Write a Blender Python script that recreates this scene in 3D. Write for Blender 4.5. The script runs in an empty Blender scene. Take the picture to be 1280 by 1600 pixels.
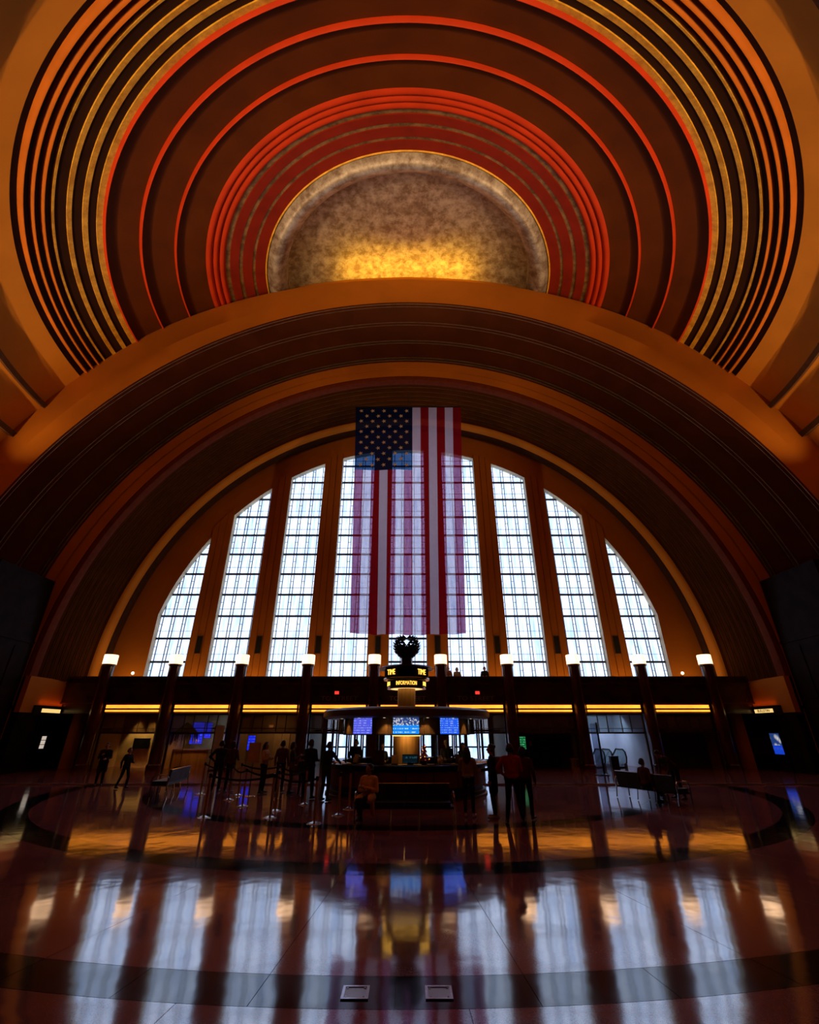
import bpy, bmesh, math, random
import numpy as np
from mathutils import Vector, Matrix, Euler

R = math.radians
random.seed(7)
sc = bpy.context.scene
COL = sc.collection

# ------------------------------------------------------------------ camera
F_PX = 705.0
cam_d = bpy.data.cameras.new('camera')
cam_d.sensor_fit = 'HORIZONTAL'
cam_d.sensor_width = 36.0
cam_d.lens = F_PX / 1280.0 * 36.0
cam_d.clip_end = 500
cam = bpy.data.objects.new('camera', cam_d)
COL.objects.link(cam)
cam.location = (0.12, 0.0, 2.0)
cam.rotation_euler = (R(90 + 26), R(0.0), 0)
sc.camera = cam

# ------------------------------------------------------------------ world, exposure
SKY = 2.45
w = bpy.data.worlds.new('overcast_sky')
sc.world = w
w.use_nodes = True
bg = w.node_tree.nodes['Background']
bg.inputs[0].default_value = (0.66, 0.76, 1.0, 1)
bg.inputs[1].default_value = SKY
sc.view_settings.view_transform = 'Standard'
sc.view_settings.look = 'None'
sc.view_settings.exposure = 0.0
sc.view_settings.gamma = 1.0
sc.view_settings.use_curve_mapping = False
cy = sc.cycles
cy.max_bounces = 7
cy.adaptive_threshold = 0.02
cy.diffuse_bounces = 3
cy.glossy_bounces = 4
cy.transparent_max_bounces = 24
cy.caustics_reflective = False
cy.caustics_refractive = False
cy.sample_clamp_indirect = 4.0
cy.use_denoising = True

AMBER = (1.0, 0.58, 0.24)
WARM = (1.0, 0.62, 0.28)


def light(name, kind, loc, power, color, target=None, size=0.2, size_y=None, spot=None, blend=0.5):
    d = bpy.data.lights.new(name, kind)
    d.energy = power
    d.color = color
    if kind == 'AREA':
        d.size = size
        if size_y is not None:
            d.shape = 'RECTANGLE'
            d.size_y = size_y
    else:
        d.shadow_soft_size = size
    if kind == 'SPOT':
        d.spot_size = R(spot)
        d.spot_blend = blend
    o = bpy.data.objects.new(name, d)
    COL.objects.link(o)
    o.location = loc
    if target is not None:
        v = Vector(target) - Vector(loc)
        o.rotation_euler = v.to_track_quat('-Z', 'Y').to_euler()
    return o


# dome axis and cove uplights on the cornice that runs round the dome springing
Y0, SX, H0 = 24.6, 1.055, 5.2
COVE_R, COVE_Z = 25.2, 13.6
for k in range(17):
    a = R(9 + 162 * k / 16)
    px, py = SX * COVE_R * math.cos(a), Y0 - COVE_R * math.sin(a)
    tx, ty = SX * 19.5 * math.cos(a), Y0 - 19.5 * math.sin(a)
    light('cove_uplight', 'SPOT', (px, py, COVE_Z), 2700, AMBER, (tx, ty, 24.0), 0.05, spot=66, blend=1.0)
# cove light strip behind the crown of the arch, under the silver semicircle
light('crown_cove_light', 'AREA', (0, 24.42, 33.28), 420, (1.0, 0.55, 0.03), (0, 23.9, 40), 10.0, 0.12)
# fill spots added to brighten the arch, no fixture there
for s in (-1, 1):
    light('arch_fill_spot', 'SPOT', (s * 23.0, 12.0, 11.5), 5500, AMBER, (s * -3, 26, 24), 0.3, spot=58, blend=1.0)
# uplights on the balcony floor below the pilasters
for k in range(10):
    x = (k - 4.5) * 4.14
    light('balcony_uplight', 'AREA', (x, 31.3, 4.35), 20, AMBER, (x, 32.2, 9), 1.2, 0.2)
# daylight portals in the window openings
for (loc, sx_, sy_) in (((0, 33.2, 14.0), 38, 19), ((0, 36.3, 1.6), 12.5, 3.0)):
    d = bpy.data.lights.new('daylight_portal', 'AREA')
    d.shape = 'RECTANGLE'
    d.size = sx_
    d.size_y = sy_
    d.cycles.is_portal = True
    o = bpy.data.objects.new('daylight_portal', d)
    COL.objects.link(o)
    o.location = loc
    o.rotation_euler = (R(-90), 0, 0)

# ------------------------------------------------------------------ materials
MATS = {}


def nodes(name):
    m = bpy.data.materials.new(name)
    m.use_nodes = True
    nt = m.node_tree
    return m, nt, nt.nodes['Principled BSDF']


def mat(name, col, rough=0.6, metal=0.0, var=0.15, scale=3.0, bump=0.0, bscale=40.0, spec=0.5, ior=1.5, stretch=(1, 1, 1), detail=6, coat=0.0, coat_rough=0.1):
    if name in MATS:
        return MATS[name]
    m, nt, b = nodes(name)
    b.inputs['Roughness'].default_value = rough
    b.inputs['Metallic'].default_value = metal
    b.inputs['Specular IOR Level'].default_value = spec
    b.inputs['IOR'].default_value = ior
    b.inputs['Coat Weight'].default_value = coat
    b.inputs['Coat Roughness'].default_value = coat_rough
    tc = nt.nodes.new('ShaderNodeTexCoord')
    mp = nt.nodes.new('ShaderNodeMapping')
    mp.inputs['Scale'].default_value = stretch
    nt.links.new(tc.outputs['Object'], mp.inputs['Vector'])
    n = nt.nodes.new('ShaderNodeTexNoise')
    n.inputs['Scale'].default_value = scale
    n.inputs['Detail'].default_value = detail
    nt.links.new(mp.outputs[0], n.inputs['Vector'])
    r = nt.nodes.new('ShaderNodeValToRGB')
    lo = [max(0, c * (1 - var)) for c in col]
    hi = [min(1, c * (1 + var)) for c in col]
    r.color_ramp.elements[0].position = 0.3
    r.color_ramp.elements[1].position = 0.7
    r.color_ramp.elements[0].color = (*lo, 1)
    r.color_ramp.elements[1].color = (*hi, 1)
    nt.links.new(n.outputs['Fac'], r.inputs['Fac'])
    nt.links.new(r.outputs['Color'], b.inputs['Base Color'])
    if bump > 0:
        n2 = nt.nodes.new('ShaderNodeTexNoise')
        n2.inputs['Scale'].default_value = bscale
        n2.inputs['Detail'].default_value = 3
        nt.links.new(mp.outputs[0], n2.inputs['Vector'])
        bp = nt.nodes.new('ShaderNodeBump')
        bp.inputs['Strength'].default_value = bump
        bp.inputs['Distance'].default_value = 0.02
        nt.links.new(n2.outputs['Fac'], bp.inputs['Height'])
        nt.links.new(bp.outputs[0], b.inputs['Normal'])
    MATS[name] = m
    return m


def emit(name, col, strength, var=0.0, scale=8.0, stretch=(1, 1, 1)):
    if name in MATS:
        return MATS[name]
    m, nt, b = nodes(name)
    b.inputs['Base Color'].default_value = (*[c * 0.5 for c in col], 1)
    b.inputs['Roughness'].default_value = 0.4
    b.inputs['Emission Color'].default_value = (*col, 1)
    b.inputs['Emission Strength'].default_value = strength
    if var > 0:
        tc = nt.nodes.new('ShaderNodeTexCoord')
        mp = nt.nodes.new('ShaderNodeMapping')
        mp.inputs['Scale'].default_value = stretch
        nt.links.new(tc.outputs['Object'], mp.inputs[0])
        n = nt.nodes.new('ShaderNodeTexNoise')
        n.inputs['Scale'].default_value = scale
        nt.links.new(mp.outputs[0], n.inputs['Vector'])
        mr = nt.nodes.new('ShaderNodeMapRange')
        mr.inputs['To Min'].default_value = strength * (1 - var)
        mr.inputs['To Max'].default_value = strength * (1 + var)
        mr.inputs['From Min'].default_value = 0.3
        mr.inputs['From Max'].default_value = 0.7
        nt.links.new(n.outputs['Fac'], mr.inputs['Value'])
        nt.links.new(mr.outputs[0], b.inputs['Emission Strength'])
    MATS[name] = m
    return m


def leaf_metal(name, c1, c2, rough=0.45, scale=1.2, metal=0.55):
    """gold or silver leaf: blotchy, worn, half metallic"""
    if name in MATS:
        return MATS[name]
    m, nt, b = nodes(name)
    tc = nt.nodes.new('ShaderNodeTexCoord')
    n = nt.nodes.new('ShaderNodeTexNoise')
    n.inputs['Scale'].default_value = scale
    n.inputs['Detail'].default_value = 10
    n.inputs['Roughness'].default_value = 0.72
    n.inputs['Distortion'].default_value = 0.15
    nt.links.new(tc.outputs['Object'], n.inputs['Vector'])
    r = nt.nodes.new('ShaderNodeValToRGB')
    r.color_ramp.elements[0].position = 0.40
    r.color_ramp.elements[1].position = 0.62
    r.color_ramp.elements[0].color = (*c1, 1)
    r.color_ramp.elements[1].color = (*c2, 1)
    nt.links.new(n.outputs['Fac'], r.inputs['Fac'])
    nt.links.new(r.outputs[0], b.inputs['Base Color'])
    b.inputs['Metallic'].default_value = metal
    b.inputs['Roughness'].default_value = rough
    bp = nt.nodes.new('ShaderNodeBump')
    bp.inputs['Strength'].default_value = 0.25
    bp.inputs['Distance'].default_value = 0.03
    nt.links.new(n.outputs['Fac'], bp.inputs['Height'])
    nt.links.new(bp.outputs[0], b.inputs['Normal'])
    MATS[name] = m
    return m


def pane_mat(name='window_pane_glass', tint=(0.96, 0.98, 1.0), clear=0.88):
    if name in MATS:
        return MATS[name]
    m, nt, b = nodes(name)
    out = nt.nodes['Material Output']
    oi = nt.nodes.new('ShaderNodeObjectInfo')
    tc = nt.nodes.new('ShaderNodeTexCoord')
    mp = nt.nodes.new('ShaderNodeMapping')
    mp.inputs['Scale'].default_value = (2.2, 1, 0.5)
    nt.links.new(tc.outputs['Object'], mp.inputs[0])
    ad = nt.nodes.new('ShaderNodeVectorMath')
    ad.operation = 'ADD'
    sc3 = nt.nodes.new('ShaderNodeVectorMath')
    sc3.operation = 'SCALE'
    sc3.inputs[0].default_value = (37, 11, 53)
    nt.links.new(oi.outputs['Random'], sc3.inputs['Scale'])
    nt.links.new(mp.outputs[0], ad.inputs[0])
    nt.links.new(sc3.outputs[0], ad.inputs[1])
    n = nt.nodes.new('ShaderNodeTexNoise')
    n.inputs['Scale'].default_value = 1.3
    n.inputs['Detail'].default_value = 4
    nt.links.new(ad.outputs[0], n.inputs['Vector'])
    r = nt.nodes.new('ShaderNodeValToRGB')
    r.color_ramp.elements[0].position = 0.22
    r.color_ramp.elements[1].position = 0.55
    r.color_ramp.elements[0].color = (0.62 * tint[0], 0.74 * tint[1], 0.88 * tint[2], 1)
    r.color_ramp.elements[1].color = (*tint, 1)
    nt.links.new(n.outputs['Fac'], r.inputs['Fac'])
    tr = nt.nodes.new('ShaderNodeBsdfTransparent')
    nt.links.new(r.outputs[0], tr.inputs[0])
    b.inputs['Base Color'].default_value = (0.5, 0.55, 0.6, 1)
    b.inputs['Roughness'].default_value = 0.15
    mx = nt.nodes.new('ShaderNodeMixShader')
    mx.inputs[0].default_value = clear
    nt.links.new(b.outputs[0], mx.inputs[1])
    nt.links.new(tr.outputs[0], mx.inputs[2])
    nt.links.new(mx.outputs[0], out.inputs['Surface'])
    MATS[name] = m
    return m


def flag_mat(name, col, clear, trans, thru):
    """thin flag cloth: part see-through, part glowing with the light behind it"""
    m, nt, b = nodes(name)
    out = nt.nodes['Material Output']
    tc = nt.nodes.new('ShaderNodeTexCoord')
    n = nt.nodes.new('ShaderNodeTexNoise')
    n.inputs['Scale'].default_value = 2.0
    nt.links.new(tc.outputs['Object'], n.inputs['Vector'])
    r = nt.nodes.new('ShaderNodeValToRGB')
    r.color_ramp.elements[0].color = (*[c * 0.9 for c in col], 1)
    r.color_ramp.elements[1].color = (*[min(1, c * 1.08) for c in col], 1)
    nt.links.new(n.outputs['Fac'], r.inputs['Fac'])
    b.inputs['Roughness'].default_value = 0.85
    b.inputs['Specular IOR Level'].default_value = 0.1
    nt.links.new(r.outputs[0], b.inputs['Base Color'])
    tl = nt.nodes.new('ShaderNodeBsdfTranslucent')
    nt.links.new(r.outputs[0], tl.inputs[0])
    tp = nt.nodes.new('ShaderNodeBsdfTransparent')
    tp.inputs[0].default_value = (*thru, 1)
    m1 = nt.nodes.new('ShaderNodeMixShader')
    m1.inputs[0].default_value = trans
    nt.links.new(b.outputs[0], m1.inputs[1])
    nt.links.new(tl.outputs[0], m1.inputs[2])
    m2 = nt.nodes.new('ShaderNodeMixShader')
    m2.inputs[0].default_value = clear
    nt.links.new(m1.outputs[0], m2.inputs[1])
    nt.links.new(tp.outputs[0], m2.inputs[2])
    nt.links.new(m2.outputs[0], out.inputs['Surface'])
    return m


def glass_mat(name, col, clear=0.8, rough=0.05):
    if name in MATS:
        return MATS[name]
    m, nt, b = nodes(name)
    out = nt.nodes['Material Output']
    b.inputs['Base Color'].default_value = (*col, 1)
    b.inputs['Roughness'].default_value = rough
    tp = nt.nodes.new('ShaderNodeBsdfTransparent')
    tp.inputs[0].default_value = (*[0.5 + 0.5 * c for c in col], 1)
    lw = nt.nodes.new('ShaderNodeFresnel')
    lw.inputs['IOR'].default_value = 1.6
    gl = nt.nodes.new('ShaderNodeBsdfGlossy')
    gl.inputs['Roughness'].default_value = rough
    mx = nt.nodes.new('ShaderNodeMixShader')
    mx.inputs[0].default_value = clear
    nt.links.new(b.outputs[0], mx.inputs[1])
    nt.links.new(tp.outputs[0], mx.inputs[2])
    m3 = nt.nodes.new('ShaderNodeMixShader')
    nt.links.new(lw.outputs[0], m3.inputs[0])
    nt.links.new(mx.outputs[0], m3.inputs[1])
    nt.links.new(gl.outputs[0], m3.inputs[2])
    nt.links.new(m3.outputs[0], out.inputs['Surface'])
    MATS[name] = m
    return m


def terrazzo(name, col, chip, rough=0.08, ior=2.8):
    if name in MATS:
        return MATS[name]
    m, nt, b = nodes(name)
    tc = nt.nodes.new('ShaderNodeNewGeometry')
    v = nt.nodes.new('ShaderNodeTexNoise')
    v.inputs['Scale'].default_value = 55
    v.inputs['Detail'].default_value = 2
    nt.links.new(tc.outputs['Position'], v.inputs['Vector'])
    n = nt.nodes.new('ShaderNodeTexNoise')
    n.inputs['Scale'].default_value = 0.9
    n.inputs['Detail'].default_value = 7
    nt.links.new(tc.outputs['Position'], n.inputs['Vector'])
    r = nt.nodes.new('ShaderNodeValToRGB')
    r.color_ramp.elements[0].position = 0.42
    r.color_ramp.elements[1].position = 0.66
    r.color_ramp.elements[0].color = (*col, 1)
    r.color_ramp.elements[1].color = (*chip, 1)
    nt.links.new(v.outputs['Fac'], r.inputs['Fac'])
    mx = nt.nodes.new('ShaderNodeMix')
    mx.data_type = 'RGBA'
    mx.blend_type = 'MULTIPLY'
    mx.inputs['Factor'].default_value = 0.6
    r2 = nt.nodes.new('ShaderNodeValToRGB')
    r2.color_ramp.elements[0].position = 0.35
    r2.color_ramp.elements[1].position = 0.65
    r2.color_ramp.elements[0].color = (0.6, 0.6, 0.6, 1)
    nt.links.new(n.outputs['Fac'], r2.inputs['Fac'])
    nt.links.new(r.outputs[0], mx.inputs['A'])
    nt.links.new(r2.outputs[0], mx.inputs['B'])
    nt.links.new(mx.outputs['Result'], b.inputs['Base Color'])
    mr = nt.nodes.new('ShaderNodeMapRange')
    mr.inputs['From Min'].default_value = 0.3
    mr.inputs['From Max'].default_value = 0.7
    mr.inputs['To Min'].default_value = rough * 0.8
    mr.inputs['To Max'].default_value = rough * 1.25
    nt.links.new(n.outputs['Fac'], mr.inputs['Value'])
    nt.links.new(mr.outputs[0], b.inputs['Roughness'])
    b.inputs['IOR'].default_value = ior
    b.inputs['Specular IOR Level'].default_value = 0.6
    wv = nt.nodes.new('ShaderNodeTexNoise')
    wv.inputs['Scale'].default_value = 1.6
    wv.inputs['Detail'].default_value = 2
    nt.links.new(tc.outputs['Position'], wv.inputs['Vector'])
    bp = nt.nodes.new('ShaderNodeBump')
    bp.inputs['Strength'].default_value = 0.06
    bp.inputs['Distance'].default_value = 0.05
    nt.links.new(wv.outputs['Fac'], bp.inputs['Height'])
    nt.links.new(bp.outputs[0], b.inputs['Normal'])
    MATS[name] = m
    return m


PLASTER = mat('orange_plaster', (0.55, 0.185, 0.018), 0.7, var=0.10, scale=0.35, bump=0.15, bscale=6, spec=0.12)
WALLM = mat('wall_dark_marble', (0.014, 0.0045, 0.003), 0.6, var=0.5, scale=1.4, spec=0.06)
PLASTER2 = mat('ochre_plaster', (0.68, 0.26, 0.028), 0.7, var=0.10, scale=0.4, bump=0.15, bscale=6, spec=0.12)
DOMEBROWN = mat('dome_brown_plaster', (0.115, 0.028, 0.003), 0.65, var=0.18, scale=0.5, bump=0.2, bscale=4, spec=0.12)
DOMEDARK = mat('dome_dark_umber_plaster', (0.034, 0.011, 0.0025), 0.7, var=0.2, scale=0.8, spec=0.12)
DOMEBEAD = mat('dome_orange_bead_plaster', (0.45, 0.125, 0.012), 0.6, var=0.12, scale=0.8, spec=0.12)
DOMERED = mat('dome_red_lip_paint', (0.50, 0.040, 0.008), 0.55, var=0.12, scale=0.8, spec=0.12)
DOMEDEEP = mat('dome_deep_red_paint', (0.26, 0.022, 0.010), 0.6, var=0.15, scale=0.8, spec=0.12)
GOLD = leaf_metal('gold_leaf', (0.62, 0.30, 0.02), (0.95, 0.56, 0.06), 0.5, 1.6, 0.1)
DULLGOLD = leaf_metal('dull_gold_leaf', (0.14, 0.08, 0.03), (0.42, 0.26, 0.10), 0.5, 1.4, 0.3)
SILVER = leaf_metal('silver_leaf', (0.17, 0.115, 0.09), (0.42, 0.37, 0.37), 0.5, 1.6, 0.25)
SILVERDARK = leaf_metal('tarnished_silver_leaf', (0.20, 0.15, 0.13), (0.55, 0.54, 0.56), 0.45, 1.1, 0.3)
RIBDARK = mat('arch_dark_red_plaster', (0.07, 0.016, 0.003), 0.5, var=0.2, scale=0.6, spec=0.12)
RIBLINE = mat('arch_bronze_bead', (0.15, 0.075, 0.03), 0.4, metal=0.1, var=0.2, scale=2)
RIBSILVER = mat('arch_silver_bead', (0.40, 0.33, 0.28), 0.3, metal=0.6, var=0.2, scale=2)
RIBGOLD = mat('arch_dull_gold_bead', (0.11, 0.048, 0.008), 0.6, var=0.3, scale=2, spec=0.1)
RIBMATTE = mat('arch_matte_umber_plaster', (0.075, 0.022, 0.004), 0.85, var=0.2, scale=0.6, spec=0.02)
GROOVE = mat('arch_groove_umber', (0.06, 0.025, 0.012), 0.7, var=0.2, spec=0.12)
MARBLE = mat('dark_red_marble', (0.085, 0.024, 0.018), 0.2, var=0.6, scale=2.0, spec=0.6, stretch=(1, 1, 0.35))
MARBLE2 = mat('dark_brown_marble', (0.05, 0.022, 0.014), 0.22, var=0.5, scale=1.4, spec=0.5)
BLACKM = mat('black_metal', (0.015, 0.014, 0.014), 0.35, metal=0.3, var=0.2)
BRONZE = mat('bronze_metal', (0.16, 0.10, 0.05), 0.35, metal=0.8, var=0.2)
FRAMEM = mat('window_frame_grey_metal', (0.05, 0.06, 0.075), 0.45, metal=0.3, var=0.2)
JAMB = mat('window_jamb_cream', (0.80, 0.68, 0.42), 0.6, var=0.08)
CHROME = mat('polished_chrome', (0.62, 0.62, 0.65), 0.16, metal=1.0, var=0.05)
WOOD = mat('walnut_veneer', (0.20, 0.095, 0.035), 0.4, var=0.3, scale=2.0, stretch=(4, 4, 0.4))
WOODL = mat('honey_wood_veneer', (0.42, 0.22, 0.075), 0.42, var=0.25, scale=2.0, stretch=(5, 5, 0.4))
VINYL = mat('black_vinyl', (0.012, 0.012, 0.014), 0.34, var=0.2, scale=5)
RUBBER = mat('black_rubber', (0.01, 0.01, 0.01), 0.7)
TAN = mat('tan_wall_paint', (0.36, 0.22, 0.09), 0.7, var=0.08)
GREYW = mat('cool_grey_wall', (0.55, 0.60, 0.70), 0.6, var=0.10, scale=1.0)
REDPANEL = mat('dark_red_panel', (0.16, 0.025, 0.015), 0.35, var=0.15)
PANE = pane_mat()
DOORPANE = pane_mat('door_pane_glass', (0.90, 0.95, 1.0), 0.85)
TRANSOM = glass_mat('transom_glass', (0.22, 0.13, 0.05), 0.70, 0.04)
CLEARG = glass_mat('clear_panel_glass', (0.5, 0.65, 0.65), 0.75, 0.03)
TEALG = glass_mat('teal_escalator_glass', (0.18, 0.48, 0.50), 0.45, 0.05)


# ------------------------------------------------------------------ mesh helpers
class MB:
    def __init__(self):
        self.v, self.f, self.m = [], [], []

    def add(self, vs, fs, mi=0):
        o = len(self.v)
        self.v += [tuple(p) for p in vs]
        self.f += [tuple(i + o for i in q) for q in fs]
        self.m += [mi] * len(fs)
        return self

    def box(self, c, s, rot=None, mi=0):
        hx, hy, hz = s[0] / 2, s[1] / 2, s[2] / 2
        vs = [Vector((x, y, z)) for x in (-hx, hx) for y in (-hy, hy) for z in (-hz, hz)]
        if rot is not None:
            M = Euler(rot).to_matrix()
            vs = [M @ p for p in vs]
        vs = [p + Vector(c) for p in vs]
        return self.add(vs, [(0, 1, 3, 2), (4, 6, 7, 5), (0, 4, 5, 1), (2, 3, 7, 6), (0, 2, 6, 4), (1, 5, 7, 3)], mi)

    def bx(self, x0, x1, y0, y1, z0, z1, mi=0):
        return self.box(((x0 + x1) / 2, (y0 + y1) / 2, (z0 + z1) / 2), (abs(x1 - x0), abs(y1 - y0), abs(z1 - z0)), None, mi)

    def lathe(self, prof, n=24, c=(0, 0, 0), a0=0.0, a1=2 * math.pi, sx=1.0, mi=0):
        full = abs((a1 - a0) - 2 * math.pi) < 1e-6
        m = n if full else n + 1
        vs = []
        for k in range(m):
            a = a0 + (a1 - a0) * k / n
            for (r, z) in prof:
                vs.append((c[0] + sx * r * math.cos(a), c[1] + r * math.sin(a), c[2] + z))
        L = len(prof)
        fs = []
        for k in range(n):
            k2 = (k + 1) % m
            for j in range(L - 1):
                fs.append((k * L + j, k2 * L + j, k2 * L + j + 1, k * L + j + 1))
        return self.add(vs, fs, mi)

    def tube(self, pts, r, n=8, cap=True, mi=0):
        pts = [Vector(p) for p in pts]
        rr = r if isinstance(r, (list, tuple)) else [r] * len(pts)
        vs, fs = [], []
        up = Vector((0, 0, 1))
        prev = None
        for i, p in enumerate(pts):
            d = (pts[min(i + 1, len(pts) - 1)] - pts[max(i - 1, 0)]).normalized()
            if prev is None:
                a = d.cross(up)
                if a.length < 1e-3:
                    a = d.cross(Vector((1, 0, 0)))
                a.normalize()
            else:
                a = (prev - d * prev.dot(d)).normalized()
            prev = a
            b = d.cross(a)
            for k in range(n):
                t = 2 * math.pi * k / n
                vs.append(p + (a * math.cos(t) + b * math.sin(t)) * rr[i])
        for i in range(len(pts) - 1):
            for k in range(n):
                fs.append((i * n + k, i * n + (k + 1) % n, (i + 1) * n + (k + 1) % n, (i + 1) * n + k))
        if cap:
            fs.append(tuple(range(n - 1, -1, -1)))
            fs.append(tuple(range((len(pts) - 1) * n, len(pts) * n)))
        return self.add(vs, fs, mi)

    def mesh(self, name, mats, smooth=False):
        me = bpy.data.meshes.new(name)
        me.from_pydata(self.v, [], self.f)
        if not isinstance(mats, (list, tuple)):
            mats = [mats]
        for x in mats:
            me.materials.append(x)
        if len(mats) > 1:
            me.polygons.foreach_set('material_index', self.m)
        if smooth:
            me.polygons.foreach_set('use_smooth', [True] * len(me.polygons))
            me.set_sharp_from_angle(angle=R(38))
        me.update()
        return me

    def build(self, name, mats, parent=None, smooth=False, loc=None):
        o = bpy.data.objects.new(name, self.mesh(name, mats, smooth))
        COL.objects.link(o)
        o.parent = parent
        if loc is not None:
            o.location = loc
        return o


def inst(name, me, loc, parent=None, rot=(0, 0, 0), scale=(1, 1, 1)):
    o = bpy.data.objects.new(name, me)
    COL.objects.link(o)
    o.parent = parent
    o.location = loc
    o.rotation_euler = rot
    o.scale = scale
    return o


def tag(o, label, cat, group=None, kind=None):
    o['label'] = label
    o['category'] = cat
    if group:
        o['group'] = group
    if kind:
        o['kind'] = kind
    return o


def empty(name, loc=(0, 0, 0), rz=0.0):
    o = bpy.data.objects.new(name, None)
    COL.objects.link(o)
    o.location = loc
    o.rotation_euler = (0, 0, rz)
    o.empty_display_size = 0.1
    return o


def copy_tree(o, parent=None):
    c = o.copy()
    COL.objects.link(c)
    c.parent = parent
    for ch in list(o.children):
        copy_tree(ch, c)
    return c


def text_mesh(body, size, depth=0.008, bend=None, sx=1.0):
    cu = bpy.data.curves.new('lettering', 'FONT')
    cu.body = body
    cu.size = size
    cu.extrude = depth
    cu.align_x = 'CENTER'
    cu.align_y = 'CENTER'
    cu.resolution_u = 3
    o = bpy.data.objects.new('lettering', cu)
    COL.objects.link(o)
    dg = bpy.context.evaluated_depsgraph_get()
    me = bpy.data.meshes.new_from_object(o.evaluated_get(dg))
    bpy.data.objects.remove(o)
    bpy.data.curves.remove(cu)
    for v in me.vertices:
        x, y, z = v.co
        x *= sx
        if bend:      # wrap on a cylinder of that radius, front at -Y
            a = x / bend
            rr = bend + z
            v.co = (rr * math.sin(a), -rr * math.cos(a), y)
        else:         # upright, facing -Y
            v.co = (x, -z, y)
    return me


ORD = ['first', 'second', 'third', 'fourth', 'fifth', 'sixth', 'seventh', 'eighth', 'ninth', 'tenth', 'eleventh', 'twelfth']

# ================================================================== FLOOR
FC = (0.0, 22.2)
TZ1 = terrazzo('red_brown_terrazzo', (0.26, 0.080, 0.090), (0.33, 0.12, 0.12))
TZ2 = terrazzo('dark_green_black_terrazzo', (0.006, 0.009, 0.012), (0.020, 0.028, 0.032), ior=1.45)
TZ3 = terrazzo('tan_terrazzo', (0.42, 0.30, 0.22), (0.55, 0.40, 0.30))
FLOORBASE = mat('floor_joint_bronze', (0.05, 0.03, 0.02), 0.4)
floor = MB().add([(-34, -6, -0.03), (34, -6, -0.03), (34, 38, -0.03), (-34, 38, -0.03)], [(0, 1, 2, 3)]).build('floor', FLOORBASE)
tag(floor, 'polished red-brown terrazzo floor with dark curved bands', 'floor', kind='structure')


def floor_panel(r0, r1, a0, a1, m, gap=0.003):
    """sector slab; angle measured from the -Y direction"""
    n = max(2, int((a1 - a0) / R(1.6)) + 1)
    vs, fs = [], []
    for k in range(n + 1):
        for (r, z) in ((r0 + gap, -0.03), (r0 + gap, 0.0), (r1 - gap, 0.0), (r1 - gap, -0.03)):
            g = gap / max(r, 0.3)
            a = a0 + g + (a1 - a0 - 2 * g) * k / n
            vs.append((FC[0] + r * math.sin(a), FC[1] - r * math.cos(a), z))
    for k in range(n):
        for j in range(3):
            fs.append((k * 4 + j, k * 4 + j + 1, (k + 1) * 4 + j + 1, (k + 1) * 4 + j))
    fs.append((0, 3, 2, 1))
    fs.append((n * 4, n * 4 + 1, n * 4 + 2, n * 4 + 3))
    return MB().add(vs, fs).build('floor_panel', m, floor)


ST = 2 * math.pi / 76
for (r0, r1, nsec, off, m) in ((0.4, 9.3, 15, 0.5, TZ1), (9.3, 9.9, 45, 0, TZ2), (9.9, 12.75, 45, 0.5, TZ1), (12.75, 13.44, 45, 0.5, TZ2),
                               (13.44, 16.65, 45, 0.5, TZ1), (16.65, 17.2, 90, 0, TZ2), (17.2, 21.5, 45, 0.25, TZ1), (21.5, 27.5, 45, 0.25, TZ1)):
    st = 2 * math.pi / nsec
    for k in range(nsec):
        a0 = (k + off) * st
        am = (a0 + st / 2) % (2 * math.pi)
        ymid = FC[1] - (r0 + r1) / 2 * math.cos(am)
        if ymid > 23.2:
            continue
        floor_panel(r0, r1, a0, a0 + st, m)
# raised border in front of the colonnade
pl = MB().bx(-30, 30, 22.3, 37.5, -0.02, 0.05).build('floor_panel', TZ1, floor)
MB().bx(-30, 30, 22.05, 22.3, -0.02, 0.058).build('step_nosing', TZ3, floor)
# two bronze floor plates in the dark band
for k, (x, lab) in enumerate(((-0.34, 'square metal floor outlet plate left of the centre joint'), (0.37, 'square metal floor outlet plate right of the centre joint'))):
    e = empty('floor_plate', (x, 5.25, 0.0))
    tag(e, lab, 'floor plate', 'floor outlet plates in the dark band')
    f = MB()
    for (cx, cy_, sx_, sy_) in ((0, -0.1, 0.23, 0.022), (0, 0.1, 0.23, 0.022), (-0.104, 0, 0.022, 0.18), (0.104, 0, 0.022, 0.18)):
        f.box((cx, cy_, 0.004), (sx_, sy_, 0.012))
    f.build('frame', CHROME, e)
    MB().box((0, 0, 0.002), (0.185, 0.18, 0.006)).build('lid', mat('plate_steel', (0.30, 0.27, 0.26), 0.3, metal=0.8), e)
    for (sx_, sy_) in ((-1, -1), (-1, 1), (1, -1), (1, 1)):
        MB().lathe([(0.0, 0.009), (0.008, 0.009), (0.009, 0.005)], 8, (sx_ * 0.075, sy_ * 0.07, 0)).build('screw', CHROME, e)

# ================================================================== CEILING: the ringed half dome
ctl = [(23.7, 20.1), (22.6, 21.9), (21.1, 23.7), (18.33, 26.2), (16.9, 27.8), (15.3, 29.3), (13.7, 30.7), (10.2, 33.2)]
A_ = np.array([[2 * z, 1] for r, z in ctl])
B_ = np.array([r * r + z * z for r, z in ctl])
sol = np.linalg.lstsq(A_, B_, rcond=None)[0]
DZ = float(sol[0])
DR = float(math.sqrt(sol[1] + DZ * DZ))


def zsurf(r):
    if r >= DR:
        return DZ
    return DZ + math.sqrt(DR * DR - r * r)


def dpt(r, off):
    """point of the dome profile, off metres inside the shell"""
    z = zsurf(r)
    n = Vector((-r, -(z - DZ)))
    n.normalize()
    return (r + n.x * off, z + n.y * off)


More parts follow.
